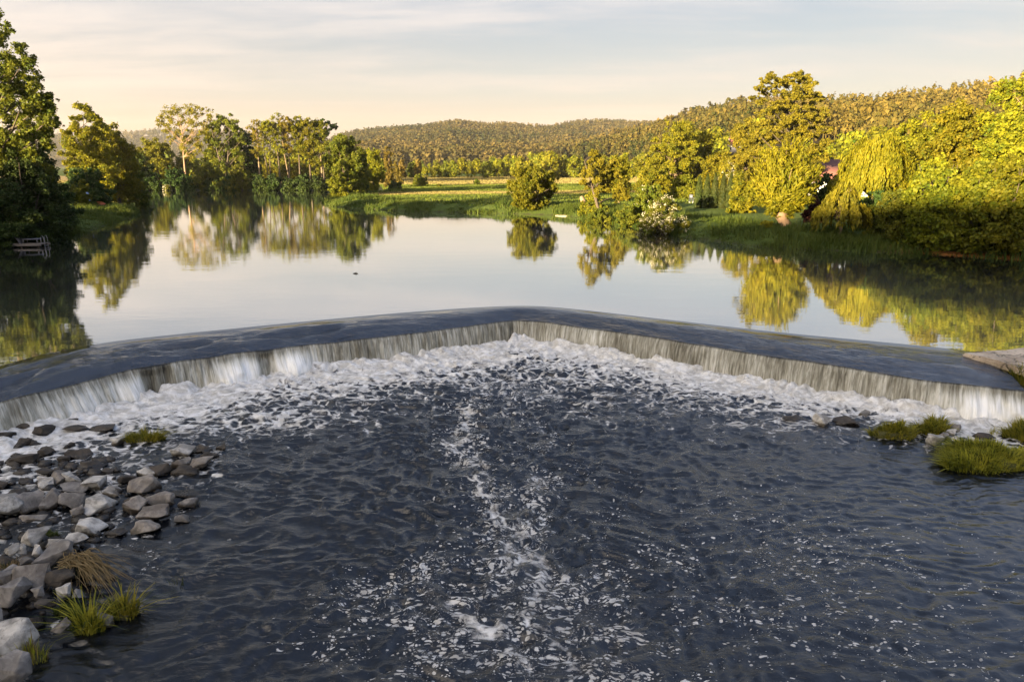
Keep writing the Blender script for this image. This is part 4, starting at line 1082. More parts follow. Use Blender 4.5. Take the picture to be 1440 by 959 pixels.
nf = plant_forest(13000, 190, 900, 560, 1500, BT, 10, 17, 1, 'pine_forest', 'sunlit pine forest covering the near ridge on the right', 'pine_mass', 1.0, 9.,
                  lambda x, y: (np.hypot(x - VIL[0], y - VIL[1]) < 26) | ((np.hypot(x, y) < 430) & (np.hypot(x - VIL[0], y - VIL[1]) < 60)) | ((np.hypot(x, y) < 300) & (x / y < .36)))
nf2 = plant_forest(40000, 640, 2000, 300, 1120, FT, 11, 19, 2, 'hill_forest', 'brown green forest covering the rounded hill across the valley', 'hill_mass', 1.15)
nf3 = plant_forest(5000, 2300, 3300, 60, 560, FT, 20, 28, 3, 'far_forest', 'hazy forest covering the farthest low hill on the left', 'hill_mass', 1.3)
print('forest', nf, nf2, nf3)

# ------------------------------------------------------------------ buildings
def house(name, label, loc, w, d, h, rh, rot, wall, roof, windows, chimney=None, dormers=0, cat='house'):
    root = tag(empty(name, loc, rot), label, cat)
    mb = MB(); mb.box((0, 0, h / 2 - .4), (w, d, h + .8))
    mb.add([(-w / 2, -d / 2, h), (-w / 2, d / 2, h), (-w / 2, 0, h + rh), (-w / 2 + .25, -d / 2, h), (-w / 2 + .25, d / 2, h), (-w / 2 + .25, 0, h + rh)], [(0, 2, 1), (3, 4, 5)])
    mb.add([(w / 2, -d / 2, h), (w / 2, d / 2, h), (w / 2, 0, h + rh), (w / 2 - .25, -d / 2, h), (w / 2 - .25, d / 2, h), (w / 2 - .25, 0, h + rh)], [(0, 1, 2), (3, 5, 4)])
    mb.build('wall', M[wall], root)
    mb = MB(); o_ = .5; th = .18
    for s in (-1, 1):
        e = rh * (o_) / (d / 2)
        a = [(-w / 2 - o_, s * (d / 2 + o_), h - e), (w / 2 + o_, s * (d / 2 + o_), h - e), (w / 2 + o_, 0, h + rh), (-w / 2 - o_, 0, h + rh)]
        b = [(x, y, z + th) for x, y, z in a]
        f = [(0, 1, 2, 3), (7, 6, 5, 4), (0, 4, 5, 1), (1, 5, 6, 2), (3, 2, 6, 7), (0, 3, 7, 4)]
        mb.add(a + b, f if s < 0 else [q[::-1] for q in f])
    rf = mb.build('roof', M[roof], root)
    if chimney: 
        c = MB(); c.box((chimney, .6, h + rh + .1), (.7, .7, 1.8)); c.build('chimney', M['plaster'], rf)
    for i in range(dormers):
        dx = -w / 4 + i * w / 2
        dm = MB(); dm.box((dx, -d / 2 + .7, h + rh * .38), (1.5, 1.9, 1.3)); dd = dm.build('dormer', M[wall], rf)
        dr = MB(); dr.box((dx, -d / 2 + .6, h + rh * .38 + .75), (1.9, 2.3, .18)); dr.box((dx, -d / 2 - .28, h + rh * .38 + .05), (.9, .06, .8)); dr.build('dormer_roof', M[roof], rf)
    for (sx, x, z, ww, hh) in windows:
        fr = MB()
        if sx == 'f': fr.box((x, -d / 2 - .03, z), (ww + .25, .12, hh + .25))
        else: fr.box((w / 2 * sx + .03 * sx, x, z), (.12, ww + .25, hh + .25))
        fo_ = fr.build('window', M['white_paint'], root)
        pn = MB()
        if sx == 'f': pn.box((x, -d / 2 - .09, z), (ww, .04, hh))
        else: pn.box((w / 2 * sx + .09 * sx, x, z), (.04, ww, hh))
        pn.build('pane', M['pane'], fo_)
    return root
vz = VIL
house('villa', 'cream villa with red roof and dormers high on the wooded slope', (vz[0], vz[1], vz[2] - .2), 12, 9, 3.6, 3.6, -.25, 'plaster', 'roof_red',
      [('f', -4, 1.6, 1.0, 1.3), ('f', -1.6, 1.6, 1.0, 1.3), ('f', 1.6, 1.6, 1.0, 1.3), ('f', 4, 1.6, 1.0, 1.3), (1, 0, 4.2, 1.0, 1.2)], -2.5, 2, 'villa')
q = at(1168, 254, 116); house('bungalow', 'house with a broad red brown roof half hidden behind the weeping willow', (q[0], 116, gz1(q[0], 116)), 13, 8, 2.7, 2.9, -.12, 'white_paint', 'roof_brown',
      [('f', -4.2, 1.5, 1.3, 1.2), ('f', -1, 1.5, 1.3, 1.2), ('f', 2.6, 1.5, 1.3, 1.2), ('f', 5, 1.2, 1., 2.)], 3.4)
q = at(888, 243, 300); house('cottage', 'small pale house with a grey roof among the yellow trees', (q[0], 300, gz1(q[0], 300)), 6, 5, 3.0, 2.2, .5, 'white_paint', 'roof_grey', [('f', -1.6, 1.7, .9, 1.2), ('f', 1.6, 1.7, .9, 1.2), (-1, 0, 1.7, .9, 1.2)], 1.5)
q = at(911, 240, 310); house('cottage', 'white gabled house peeking over the low golden tree', (q[0], 310, gz1(q[0], 310)), 5, 6, 4.2, 2.6, 1.5, 'white_paint', 'roof_red', [('f', -1.6, 3, .9, 1.2), ('f', 1.6, 3, .9, 1.2), (-1, 0, 3, .9, 1.2)])
q = at(1046, 240, 150); house('cottage', 'low house with a red roof glimpsed left of the double crowned tree', (q[0], 150, gz1(q[0], 150)), 8, 6, 2.6, 2.4, .2, 'plaster', 'roof_red', [('f', -2, 1.5, .9, 1.2), ('f', 2, 1.5, .9, 1.2)])

# ------------------------------------------------------------------ things on the banks
j = P(36, 343, ZU + .22); jr = .05
root = tag(empty('jetty', (j[0], j[1], ZU), jr), 'low grey bathing jetty with a steel ladder at its end', 'jetty')
mb = MB()
for k in range(9): mb.box((-1.4 + k * .33, 0, .24), (.31, 1.2, .05))
mb.build('deck', M['timber'], root)
for y in (-.56, .56):
    mb = MB(); mb.box((-.08, y, .15), (3.0, .08, .12)); mb.build('beam', M['timber'], root)
for x in (-1.3, 0, 1.2):
    for y in (-.5, .5):
        mb = MB(); mb.tube([(x, y, -1.2), (x, y, .20)], .06, 8); mb.build('post', M['bark_dark'], root)
mb = MB()
for y in (-.22, .22): mb.tube([(1.48, y, -.6), (1.48, y, .6), (1.43, y, .78), (1.32, y, .80), (1.26, y, .7), (1.26, y, .27)], .022, 6)
for z in (-.4, -.15, .1): mb.tube([(1.48, -.22, z), (1.48, .22, z)], .02, 6)
mb.build('ladder', M['steel'], root, True)
root = tag(empty('lounger', (j[0] - .1, j[1], ZU + .265), .1), 'dark grey reclining lounger set out on the jetty', 'lounger')
mb = MB(); mb.box((.55, 0, .30), (1.15, .6, .07)); mb.build('seat', M['grey_cloth'], root)
mb = MB(); mb.box((-.38, 0, .66), (.09, .6, .95), 0, 0); me = mb.mesh('backrest', M['grey_cloth']); o = obj('backrest', me, root); o.rotation_euler = (0, -.5, 0); o.location = (.33, 0, -.02)
for x in (.1, 1.05):
    for y in (-.26, .26):
        mb = MB(); mb.box((x, y, .13), (.05, .05, .27)); mb.build('leg', M['steel'], root)

q = hit(101, 280); root = tag(empty('notice_board', q), 'small blank white board on a post among bushes on the grassy bank', 'board')
mb = MB(); mb.box((0, 0, 1.25), (.42, .05, .85)); mb.build('panel', M['white_paint'], root)
mb = MB(); mb.box((0, .06, .8), (.08, .06, 1.8)); mb.build('post', M['timber'], root)

q = hit(125.5, 291); root = tag(empty('parasol', q), 'folded blue grey parasol standing on the grassy bank', 'parasol')
s = pxm(290, q[1]) * 18
mb = MB(); mb.tube([(0, 0, -.1), (0, 0, s + .45)], .035, 8); mb.build('pole', M['steel'], root)
th = np.linspace(0, 2 * pi, 25)[:-1]; zz_ = np.array([.42, .5, .9, 1.3, 1.7, 2.0]) / 2.0 * s + .35; rr_ = np.array([.17, .22, .20, .17, .10, .03])
V = np.stack([np.stack([r_ * (1 + .22 * np.cos(th * 8)) * np.cos(th), r_ * (1 + .22 * np.cos(th * 8)) * np.sin(th), 0 * th + z_], 1) for r_, z_ in zip(rr_, zz_)])
i = np.arange(V.shape[0] * 24).reshape(-1, 24); qd = np.stack([i[:-1], np.roll(i, -1, 1)[:-1], np.roll(i, -1, 1)[1:], i[1:]], -1).reshape(-1, 4)
obj('canopy', np_mesh('canopy', V.reshape(-1, 3), qd, M['blue_cloth'], True), root)

q = hit(140, 289.5); root = tag(empty('canoe', (q[0], q[1], q[2] + .05), .05), 'upturned orange red canoe on the bank behind the parasol', 'canoe')
L_ = 17 * pxm(290, q[1]); a_ = np.linspace(-1, 1, 25); b_ = np.linspace(0, pi, 11)
V = np.stack([np.stack([0 * b_ + x * L_ / 2, np.cos(b_) * .42 * (1 - abs(x) ** 2.4), np.sin(b_) * .42 * (1 - abs(x) ** 2.6) + .10 * abs(x) ** 3], 1) for x in a_])
i = np.arange(V.shape[0] * 11).reshape(-1, 11); qd = np.stack([i[:-1, :-1], i[:-1, 1:], i[1:, 1:], i[1:, :-1]], -1).reshape(-1, 4)
obj('hull', np_mesh('hull', V.reshape(-1, 3), qd, M['orange_hull'], True), root)
mb = MB(); mb.tube([(x * L_ / 2, 0, .42 * (1 - abs(x) ** 2.6) + .11 * abs(x) ** 3 + .015) for x in a_], .025, 6); mb.build('keel', M['orange_hull'], root)

# broken trunk by the leaning tree
q = at(824, 302, 86); root = tag(empty('broken_trunk', (q[0], 86, ZU - .2)), 'broken off willow trunk leaning out at the water below the leaning tree', 'dead trunk')
mb = MB(); mb.tube([(.35, 0, -.2), (.2, 0, .5), (-.15, 0, 1.3), (-.5, -.05, 2.1), (-.66, -.05, 2.45)], [.42, .33, .30, .30, .16], 9); mb.build('stem', M['bark_pale'], root, True)
mb = MB(); mb.tube([(-.1, 0, 1.3), (.25, .1, 1.6), (.4, .1, 1.75)], [.2, .14, .06], 7); mb.build('snag', M['bark'], root, True)
# chair and landing board on the right bank
q = hit(972, 286); root = tag(empty('garden_chair', (q[0], q[1], q[2]), 2.6), 'white garden chair on the lawn left of the clipped thujas', 'chair')
mb = MB(); mb.box((0, 0, .45), (.5, .5, .05)); mb.build('seat', M['white_paint'], root)
mb = MB()
for x in (-.2, -.1, 0, .1, .2): mb.box((x, .24, .78), (.075, .04, .62))
mb.box((0, .24, 1.08), (.5, .05, .09)); mb.build('backrest', M['white_paint'], root)
for x in (-.22, .22):
    for y in (-.22, .22):
        mb = MB(); mb.box((x, y, .22), (.05, .05, .45)); mb.build('leg', M['white_paint'], root)
for x in (-.27, .27):
    mb = MB(); mb.box((x, 0, .68), (.06, .5, .04)); mb.box((x, -.22, .56), (.05, .05, .22)); mb.build('armrest', M['white_paint'], root)
q = P(946, 318, ZU + .25); root = tag(empty('landing_stage', (q[0], q[1], ZU), .04), 'small white landing stage at the water below the blossoming bushes', 'landing stage')
mb = MB()
for k in range(6): mb.box((-.9 + k * .36, 0, .28), (.34, 1.0, .05))
mb.build('deck', M['white_paint'], root)
for x in (-.85, .85):
    for y in (-.42, .42):
        mb = MB(); mb.tube([(x, y, -.9), (x, y, .25)], .05, 8); mb.build('post', M['timber'], root)
# sand bar
c0 = P(803, 303.5, ZU + .03); n = 40; a_ = np.linspace(0, 2 * pi, n, endpoint=False)
V = [(c0[0], c0[1], ZU + .16)] + [(c0[0] + cos(a) * 1.75 * (1 + .12 * sin(3 * a)), c0[1] + sin(a) * 1.5, ZU + .09) for a in a_] + [(c0[0] + cos(a) * 2.1, c0[1] + sin(a) * 1.9, ZU - .15) for a in a_]
fc = [(0, 1 + i, 1 + (i + 1) % n) for i in range(n)]; fq = [(1 + i, 1 + n + i, 1 + n + (i + 1) % n, 1 + (i + 1) % n) for i in range(n)]
tag(obj('sand_bar', np_mesh('sand_bar', V, [np.array(fc), np.array(fq)], simple_mat('sand', (.36, .30, .20), .9, .2, 3), True)), kind='structure')
# driftwood floating on the still water
q = P(500, 385, ZU); mb = MB(); mb.tube([(-.14, 0, .0), (0, .02, .025), (.14, -.01, .01)], [.02, .04, .015], 7); mb.tube([(.01, .02, .03), (.04, .05, .10)], [.015, .006], 5)
o = mb.build('driftwood', M['driftwood'], None, True); o.location = (q[0], q[1], ZU); tag(o, 'small dark stick adrift alone on the still water', 'driftwood')

# ------------------------------------------------------------------ grass along the banks
def blades(base, h, w, rng, lean=.35, seg=2, out=None):
    """curved tapering blades; base (n,3)"""
    n = len(base); a = rng.random(n) * 2 * pi
    d = np.stack([np.cos(a), np.sin(a), 0 * a], 1)
    if out is not None: d = d * .5 + out
    side = np.stack([-np.sin(a), np.cos(a), 0 * a], 1)
    hh = (h * rng.uniform(.55, 1.25, n))[:, None]; ww = (w * rng.uniform(.7, 1.3, n))[:, None]; le = (lean * rng.uniform(.2, 1.6, n))[:, None]
    rows = []
    for k in range(seg + 1):
        t_ = k / seg
        c = base + np.array([0, 0, 1.]) * hh * (t_ - .35 * np.minimum(le, 1.4) * t_ ** 2) + d * hh * le * t_ ** 1.8
        ws = ww * (1 - t_ * .92) * .5
        rows += [c - side * ws, c + side * ws]
    V = np.stack(rows, 1)
    b = np.arange(n)[:, None] * (2 * seg + 2)
    f = [np.concatenate([b + 2 * k, b + 2 * k + 1, b + 2 * k + 3, b + 2 * k + 2], 1) for k in range(seg)]
    return V.reshape(-1, 3), np.stack(f, 1).reshape(-1, 4)

rng = np.random.default_rng(200)
def bank_points(n, x0, x1, y0, y1, dmin, dmax):
    x = rng.uniform(x0, x1, n); y = rng.uniform(y0, y1, n)
    d = -poly_sd(x, y, RIVER)
    ok = (d > dmin) & (d < dmax) & (y > 33) & (rng.random(n) < np.interp(d, [dmin, 1.5, dmax], [1, .9, .25]))
    x, y, d = x[ok], y[ok], d[ok]
    z = np.maximum(ground_z(x, y), ZU - .1) - .05
    return np.stack([x, y, z], 1)
B1 = np.concatenate([bank_points(120000, -52, -26, 44, 100, -.35, 7), bank_points(200000, 5, 58, 34, 92, -.3, 8)])
B2 = bank_points(160000, -40, 30, 88, 150, -.4, 9)
def tall(b, h, w):
    return blades(b, h * np.clip(.62 + .75 * vn(b[:, 0] / 1.7, b[:, 1] / 2.2, 51) + .35 * vn(b[:, 0] / .6, b[:, 1] / .6, 52), .15, 1.4), w, rng, .5)
v1, f1 = tall(B1, .75, .085)
v2, f2 = tall(B2, .62, .14)
V = np.concatenate([v1, v2]); Fq = np.concatenate([f1, f2 + len(v1)])
tag(obj('bank_grass', np_mesh('bank_grass', V, Fq, M['grass_green'])), 'tall green grass along the river banks', 'grass', kind='stuff')

# meadow: mown bands of green and hay
def meadow(n, x0, x1, y0, y1, sel, h, w):
    x = rng.uniform(x0, x1, n); y = np.sqrt(rng.uniform(y0 ** 2, y1 ** 2, n)); d = -poly_sd(x, y, RIVER)
    e = y + 6 * vn(x / 60, y / 300, 4)
    ok = (d > 3) & sel(e) & (hills_z(x, y) < .6) & (np.abs(x / y) < .9)
    x, y = x[ok], y[ok]
    return blades(np.stack([x, y, ground_z(x, y) - .02], 1), h, w, rng, .5, 1)
V, Fq = meadow(150000, -60, 70, 92, 205, lambda e: ((e < 126) | (e > 141)) & (e < 200), .22, .20)
tag(obj('meadow_grass', np_mesh('meadow_grass', V, Fq, M['grass_meadow'])), 'short green grass of the flat riverside meadow', 'grass', kind='stuff')
V, Fq = meadow(60000, -70, 70, 124, 143, lambda e: (e > 126) & (e < 141), .20, .20)
V2, F2 = meadow(150000, -150, 110, 198, 330, lambda e: e > 200, .30, .34)
tag(obj('hay_stubble', np_mesh('hay_stubble', np.concatenate([V, V2]), np.concatenate([Fq, F2 + len(V)]), M['grass_hay'])), 'pale dry hay stubble in bands across the meadow', 'stubble', kind='stuff')

# ------------------------------------------------------------------ boulders below the weir
def rock_mat(name, c1, c2, wetrough=.35):
    t = NT(name); v = t.obco(); oi = t.n('ShaderNodeObjectInfo').outputs['Random']
    vo = t.n('ShaderNodeVectorMath', {0: v, 1: t.n('ShaderNodeCombineXYZ', {0: t.math('MULTIPLY', oi, 37.), 1: t.math('MULTIPLY', oi, 11.), 2: 0.}).outputs[0]}, operation='ADD').outputs[0]
    n1 = t.noise(vo, 3.2, 7, .62, .4); n2 = t.noise(vo, 17, 6, .7); n3 = t.noise(vo, 1.6, 3, .5)
    c = t.mix(t.sstep(n1, .36, .64), c1, c2)
    c = t.mix(t.math('MULTIPLY', t.sstep(n3, .52, .66), .65), c, tuple(x * .42 for x in c1))
    c = t.mix(t.sstep(n2, .56, .70, 0., .8), c, tuple(x * .35 for x in c1))
    c = t.mix(t.sstep(n2, .36, .28, 0., .55), c, tuple(min(.62, x * 1.5) for x in c2))
    pz = t.n('ShaderNodeSeparateXYZ', {0: t.geo().outputs['Position']}).outputs[2]
    wet = t.sstep(t.math('ADD', pz, t.math('MULTIPLY_ADD', n1, .14, -.07)), .13, .06)
    c = t.mix(wet, c, t.mix(1., c, (.30, .27, .22), 'MULTIPLY'))
    h = t.math('ADD', t.math('MULTIPLY', n1, .6), t.math('MULTIPLY', n2, .6))
    return t.out(t.bsdf(c, t.sstep(wet, 0., 1., .85, wetrough), t.bump(h, .75, .05)))
M['rock_pale'] = rock_mat('rock_pale', (.19, .178, .16), (.56, .53, .48))
M['rock_grey'] = rock_mat('rock_grey', (.12, .11, .10), (.29, .265, .24))
M['rock_brown'] = rock_mat('rock_brown', (.115, .098, .082), (.30, .265, .225))
M['rock_wet'] = rock_mat('rock_wet', (.022, .018, .014), (.075, .060, .045), .25)

def rock_mesh(sx, sy, sz, seed, mat, ang=13):
    rng = np.random.default_rng(seed)
    bm = bmesh.new()
    d = unit(ang, rng); d[:, 2] *= .9
    for p in d:
        p = p / np.abs(p).max() ** .45
        bm.verts.new(p * rng.uniform(.82, 1.05))
    r = bmesh.ops.convex_hull(bm, input=bm.verts[:])
    bmesh.ops.delete(bm, geom=[g for g in r['geom_interior'] if isinstance(g, bmesh.types.BMVert)], context='VERTS')
    bmesh.ops.dissolve_limit(bm, angle_limit=.30, verts=bm.verts[:], edges=bm.edges[:])
    bmesh.ops.bevel(bm, geom=bm.edges[:], offset=.05, segments=2, profile=.6, affect='EDGES', clamp_overlap=True)
    bmesh.ops.triangulate(bm, faces=bm.faces[:])
    bmesh.ops.subdivide_edges(bm, edges=[e for e in bm.edges if e.calc_length() > .28], cuts=2, use_grid_fill=True)
    bmesh.ops.triangulate(bm, faces=bm.faces[:])
    bm.normal_update()
    co = np.array([v.co for v in bm.verts]); no = np.array([v.normal for v in bm.verts])
    co = co + no * (.10 * (fbm(co[:, 0] * 1.6 + seed, co[:, 1] * 1.6 + co[:, 2] * 1.3, 4, seed % 11)))[:, None]
    ext = (co.max(0) - co.min(0)); co -= (co.max(0) + co.min(0)) / 2
    co = co / ext * np.array((sx, sy, sz))
    for v, c in zip(bm.verts, co): v.co = c
    me = bpy.data.meshes.new('boulder'); bm.to_mesh(me); bm.free()
    me.materials.append(M[mat]); me.polygons.foreach_set('use_smooth', np.ones(len(me.polygons), bool))
    try: me.set_sharp_from_angle(angle=.6)
    except Exception: pass
    return me
def rock(label, cx, cy, w, h, mat, z=None, rot=0., group=None, seed=None, ang=13):
    """a boulder whose middle shows at photo pixel (cx, cy), w x h pixels large"""
    s = None; zc = .10 if z is None else z
    p = P(cx, cy, zc); t_ = (zc - CH) / ray(cx, cy)[2]; m = t_ / F
    sx = w * m * .98; sz = h * m * .92; sy = max(min(sx, sz * 1.5), sx * .62)
    if z is None:
        zc = max(.30 * sz, .03); p = P(cx, cy, zc)
    o = obj('boulder', rock_mesh(sx, sy, sz * 1.15, seed if seed is not None else int(abs(cx) * 13 + cy * 7) % 9973, mat, ang), loc=p)
    o.rotation_euler = (0, rot, 0)
    tag(o, label, 'boulder', group)
    return o
GW = 'dark wet stones in the white water under the weir'; GP_ = 'boulders piled along the left bank'; GM = 'boulders between the pile and the open water'
W_, Pp, Gg, Bb = 'rock_wet', 'rock_pale', 'rock_grey', 'rock_brown'
ROCKS = [
    ('long dark wedge shaped stone highest in the foam at the left', 27, 601, 44, 18, W_, GW), ('blocky dark brown stone next to the wedge shaped one', 61, 606, 25, 17, W_, GW),
    ('rounded dark stone cut by the photo edge under the wedge', 3, 615, 32, 16, W_, GW), ('thin dark stone nearest the falling water', 100, 592, 28, 8, W_, GW),
    ('flat dark stone with water sliding over it, in line with the wedge', 106, 603, 38, 10, W_, GW), ('long flat dark ridge of stone right of the flat one', 146, 602, 44, 8, W_, GW),
    ('dark lump between the wedge and the round black stone', 32, 624, 22, 16, W_, GW), ('round black stone below the blocky brown one', 50, 621, 27, 13, W_, GW),
    ('small dark stone left of the pale stone with the grass tuft', 97, 627, 16, 9, W_, GW), ('wet brown stone in the middle of the rapids', 64, 635, 26, 15, W_, GW),
    ('mossy flat stone in the rapids, greenish in front', 112, 638, 40, 13, W_, GW), ('broad dark stone at the left of the rapids', 33, 646, 40, 16, W_, GW),
    ('small blue grey stone in the rapids', 90, 646, 17, 13, W_, GW), ('long low brown stone under the mossy one', 129, 654, 36, 11, W_, GW),
    ('flat dark stone just above the pale pile', 68, 664, 30, 11, W_, GW), ('small brown stone right of the rapids, beside the flat dark one', 152, 662, 18, 10, W_, GW),
    ('low dark stone left of the topmost pale boulder', 36, 677, 20, 10, W_, GW), ('dark stone at the photo edge level with the pale pile', 4, 682, 18, 12, W_, GW),
    ('slanting pale boulder topmost in the left pile', 61, 681, 32, 18, Pp, GP_), ('grey brown boulder behind the topmost pale one', 82, 674, 26, 19, Bb, GP_),
    ('smooth white boulder at the back of the left pile', 104, 673, 32, 17, Pp, GP_), ('square pale boulder alone right of the pile', 132, 680, 30, 21, Pp, GP_),
    ('long thin slab lying across the middle of the pile', 104, 687, 46, 13, Gg, GP_), ('large pale boulder cut by the photo edge, dark patch on it', 10, 711, 46, 36, Pp, GP_),
    ('large grey boulder leaning on the pale one at the photo edge', 41, 705, 38, 32, Gg, GP_), ('bluish grey angular boulder in the middle of the pile', 71, 703, 32, 26, Gg, GP_),
    ('grey boulder with a pale rim, left of the biggest pale one', 103, 702, 34, 27, Gg, GP_), ('biggest pale boulder at the right end of the pile', 135, 713, 44, 28, Pp, GP_),
    ('brown shard wedged under the biggest pale boulder', 108, 719, 18, 14, Bb, GP_), ('flat brown stone lying alone below the pile', 45, 728, 34, 11, Bb, GP_),
    ('humped boulder with pale top and brown base below the pile', 126, 741, 46, 26, Pp, GP_), ('flat wet slab right of the humped boulder', 163, 749, 34, 9, W_, GP_),
    ('creamy white boulder with a flat top below the flat brown stone', 50, 753, 36, 25, Pp, GP_), ('thin pale stone behind the big dark grey boulder', 79, 761, 28, 12, Pp, GP_),
    ('long bluish pale stone right of the big dark grey boulder', 105, 760, 38, 15, Pp, GP_), ('small white stone next to the creamy one', 18, 773, 19, 14, Pp, GP_),
    ('narrow upright pale stone beside the small white one', 31, 772, 12, 16, Pp, GP_), ('blocky pale stone left of the big dark grey boulder', 51, 776, 15, 18, Pp, GP_),
    ('big dark grey boulder beside the dead reeds', 80, 777, 46, 33, Gg, GP_), ('bluish round stone half buried under the blocky pale one', 35, 789, 20, 11, Gg, GP_),
    ('grey boulder at the photo edge under the dry grass', 8, 809, 34, 25, Gg, GP_), ('brown grey boulder with a flat facing side under the big dark one', 47, 806, 46, 37, Bb, GP_),
    ('low dark boulder under the dead reeds', 86, 812, 48, 21, W_, GP_), ('broad pale purple boulder at the photo edge, above the water gap', 18, 829, 46, 32, Gg, GP_),
    ('small dark stone right of the pale purple boulder', 53, 833, 16, 15, Gg, GP_), ('upright white stone above the yellow grass tufts', 91, 832, 20, 22, Pp, GP_),
    ('small grey stone under a drooping reed stalk', 110, 835, 17, 15, Gg, GP_), ('reddish dark stone in the water gap', 64, 850, 32, 15, W_, GP_),
    ('brown stone alone in the water left of the yellow tufts', 86, 881, 26, 17, Bb, GP_), ('huge slanting pale boulder at the lower photo edge', 16, 900, 58, 48, Pp, GP_),
    ('dark grey angular boulder in the lower photo corner', 18, 942, 48, 38, Gg, GP_), ('grey stone cut by the photo edge above the huge slanting one', -4, 868, 18, 34, Gg, GP_),
    ('small wet stone above the huge slanting boulder', 47, 873, 16, 13, W_, GP_), ('grey stone between both yellow grass tufts', 147, 874, 26, 24, Gg, GP_),
    ('flat pale stone under the right yellow grass tuft', 173, 866, 26, 10, Gg, GP_),
    ('pale stone at the foot of the lone grass tuft in the rapids', 166, 621, 23, 12, Pp, GM), ('pointed pale boulder farthest out, upper of two', 256, 636, 30, 17, Pp, GM),
    ('ochre boulder under the pointed pale one', 254, 651, 29, 16, Bb, GM), ('brown boulder right of the ochre one', 282, 654, 32, 19, Bb, GM),
    ('smooth white boulder above the little cascade', 207, 664, 32, 15, Pp, GM), ('big brown hollowed boulder below the little cascade', 201, 684, 42, 27, Bb, GM),
    ('dark grey boulder left of the big brown hollowed one', 177, 676, 22, 18, W_, GM), ('slanting white and brown stone, half sunk, left of the brown pair', 160, 692, 28, 13, Pp, GM),
    ('flat topped brown boulder right of the big hollowed one', 227, 702, 40, 19, Bb, GM), ('squarish brown boulder in the middle of the group', 190, 709, 34, 23, Bb, GM),
    ('tilted flat slab at the edge of the open water', 263, 707, 28, 16, Gg, GM), ('big purple brown boulder lying in front of the squarish one', 216, 723, 44, 24, Bb, GM),
    ('brown stone sloping into the water, lowest of the group', 206, 742, 42, 19, Bb, GM), ('small grey stone lapped by the open water', 258, 729, 21, 14, Gg, GM),
    ('low dark slab barely above the water by the little cascade', 262, 693, 44, 6, W_, GM), ('dark stone in the water right of the pointed pale boulder', 296, 641, 24, 12, W_, GM),
    ('small black stone in the white water beyond the brown boulder', 312, 629, 16, 9, W_, GM), ('mossy dark stone under the smooth white boulder', 222, 662, 34, 17, W_, GM),
    ('dark stone holding up the ochre boulder', 262, 662, 40, 12, W_, GM), ('mossy dark stone behind the pointed pale boulder', 283, 632, 30, 11, W_, GM),
    ('pale round boulder alone in the pool on the right', 1157, 592, 26, 17, Pp, None), ('long low dark rock just right of the pale round boulder', 1190, 592, 42, 12, W_, None),
    ('small pale stone beyond the long low dark rock', 1216, 582, 16, 10, Pp, None), ('dark sunken rock left of the pale round boulder', 1120, 590, 42, 7, W_, None),
    ('tan boulder between the middle and the largest grass islet', 1315, 617, 24, 16, Pp, None), ('white stone next to the tan boulder', 1338, 608, 16, 9, Pp, None),
    ('small grey stone behind the white one by the tan boulder', 1346, 602, 18, 10, Gg, None), ('pale stone in front of the white one by the tan boulder', 1343, 618, 12, 8, Pp, None),
    ('little stone squeezed in right of the tan boulder', 1329, 613, 12, 9, Gg, None), ('flat white stone lying in the largest grass islet', 1374, 623, 20, 9, Pp, None),
    ('small pale stone low in the largest grass islet', 1349, 629, 13, 6, Pp, None), ('brown stone in front of the left grass islet', 1256, 610, 18, 9, Bb, None),
    ('dark stone behind the largest grass islet', 1383, 614, 28, 11, W_, None), ('dark stone between the left and middle grass islet', 1282, 606, 30, 9, W_, None),
    ('dark rock at the foot of the fall, at the right photo edge', 1434, 574, 30, 28, W_, None), ('dark rock under the slab end beside the broken fall', 1412, 560, 18, 18, W_, None),
]
for r in ROCKS:
    lab, cx, cy, w, h, mat, grp = r
    zc = None
    if cx < 125 and 690 < cy: zc = .16 + .0035 * (125 - cx) * min((cy - 690) / 60, 1) * .6
    if cx < 60 and cy > 800: zc = .30
    if cx > 1300 and cx < 1380: zc = .22
    rock(lab, cx, cy, w, h, mat, zc, rot=random.uniform(-.15, .15), group=grp)
# gravel lying under the pile
rng = np.random.default_rng(230)
mb = MB(); n = 560
cx = rng.uniform(-20, 300, n); cy = rng.uniform(640, 935, n)
ok = cx < np.interp(cy, [640, 700, 740, 800, 850, 935], [170, 215, 150, 95, 60, 20]) + rng.normal(size=n) * 14
ico = bmesh.new(); bmesh.ops.create_icosphere(ico, subdivisions=1, radius=1); iv = np.array([v.co for v in ico.verts]); fi = np.array([[v.index for v in f.verts] for f in ico.faces]); ico.free()
for a, b in zip(cx[ok], cy[ok]):
    p = P(a, b, .02); s = .05 + .17 * rng.random() ** 2
    mb.add(iv * (1 + .25 * rng.normal(size=(len(iv), 1)).clip(-1, 1)) * np.array((1, .9, .6)) * s + p, fi)
tag(mb.build('gravel', M['rock_wet'], None, True), 'wet cobbles packed between the boulders of the left pile', 'gravel', kind='stuff')

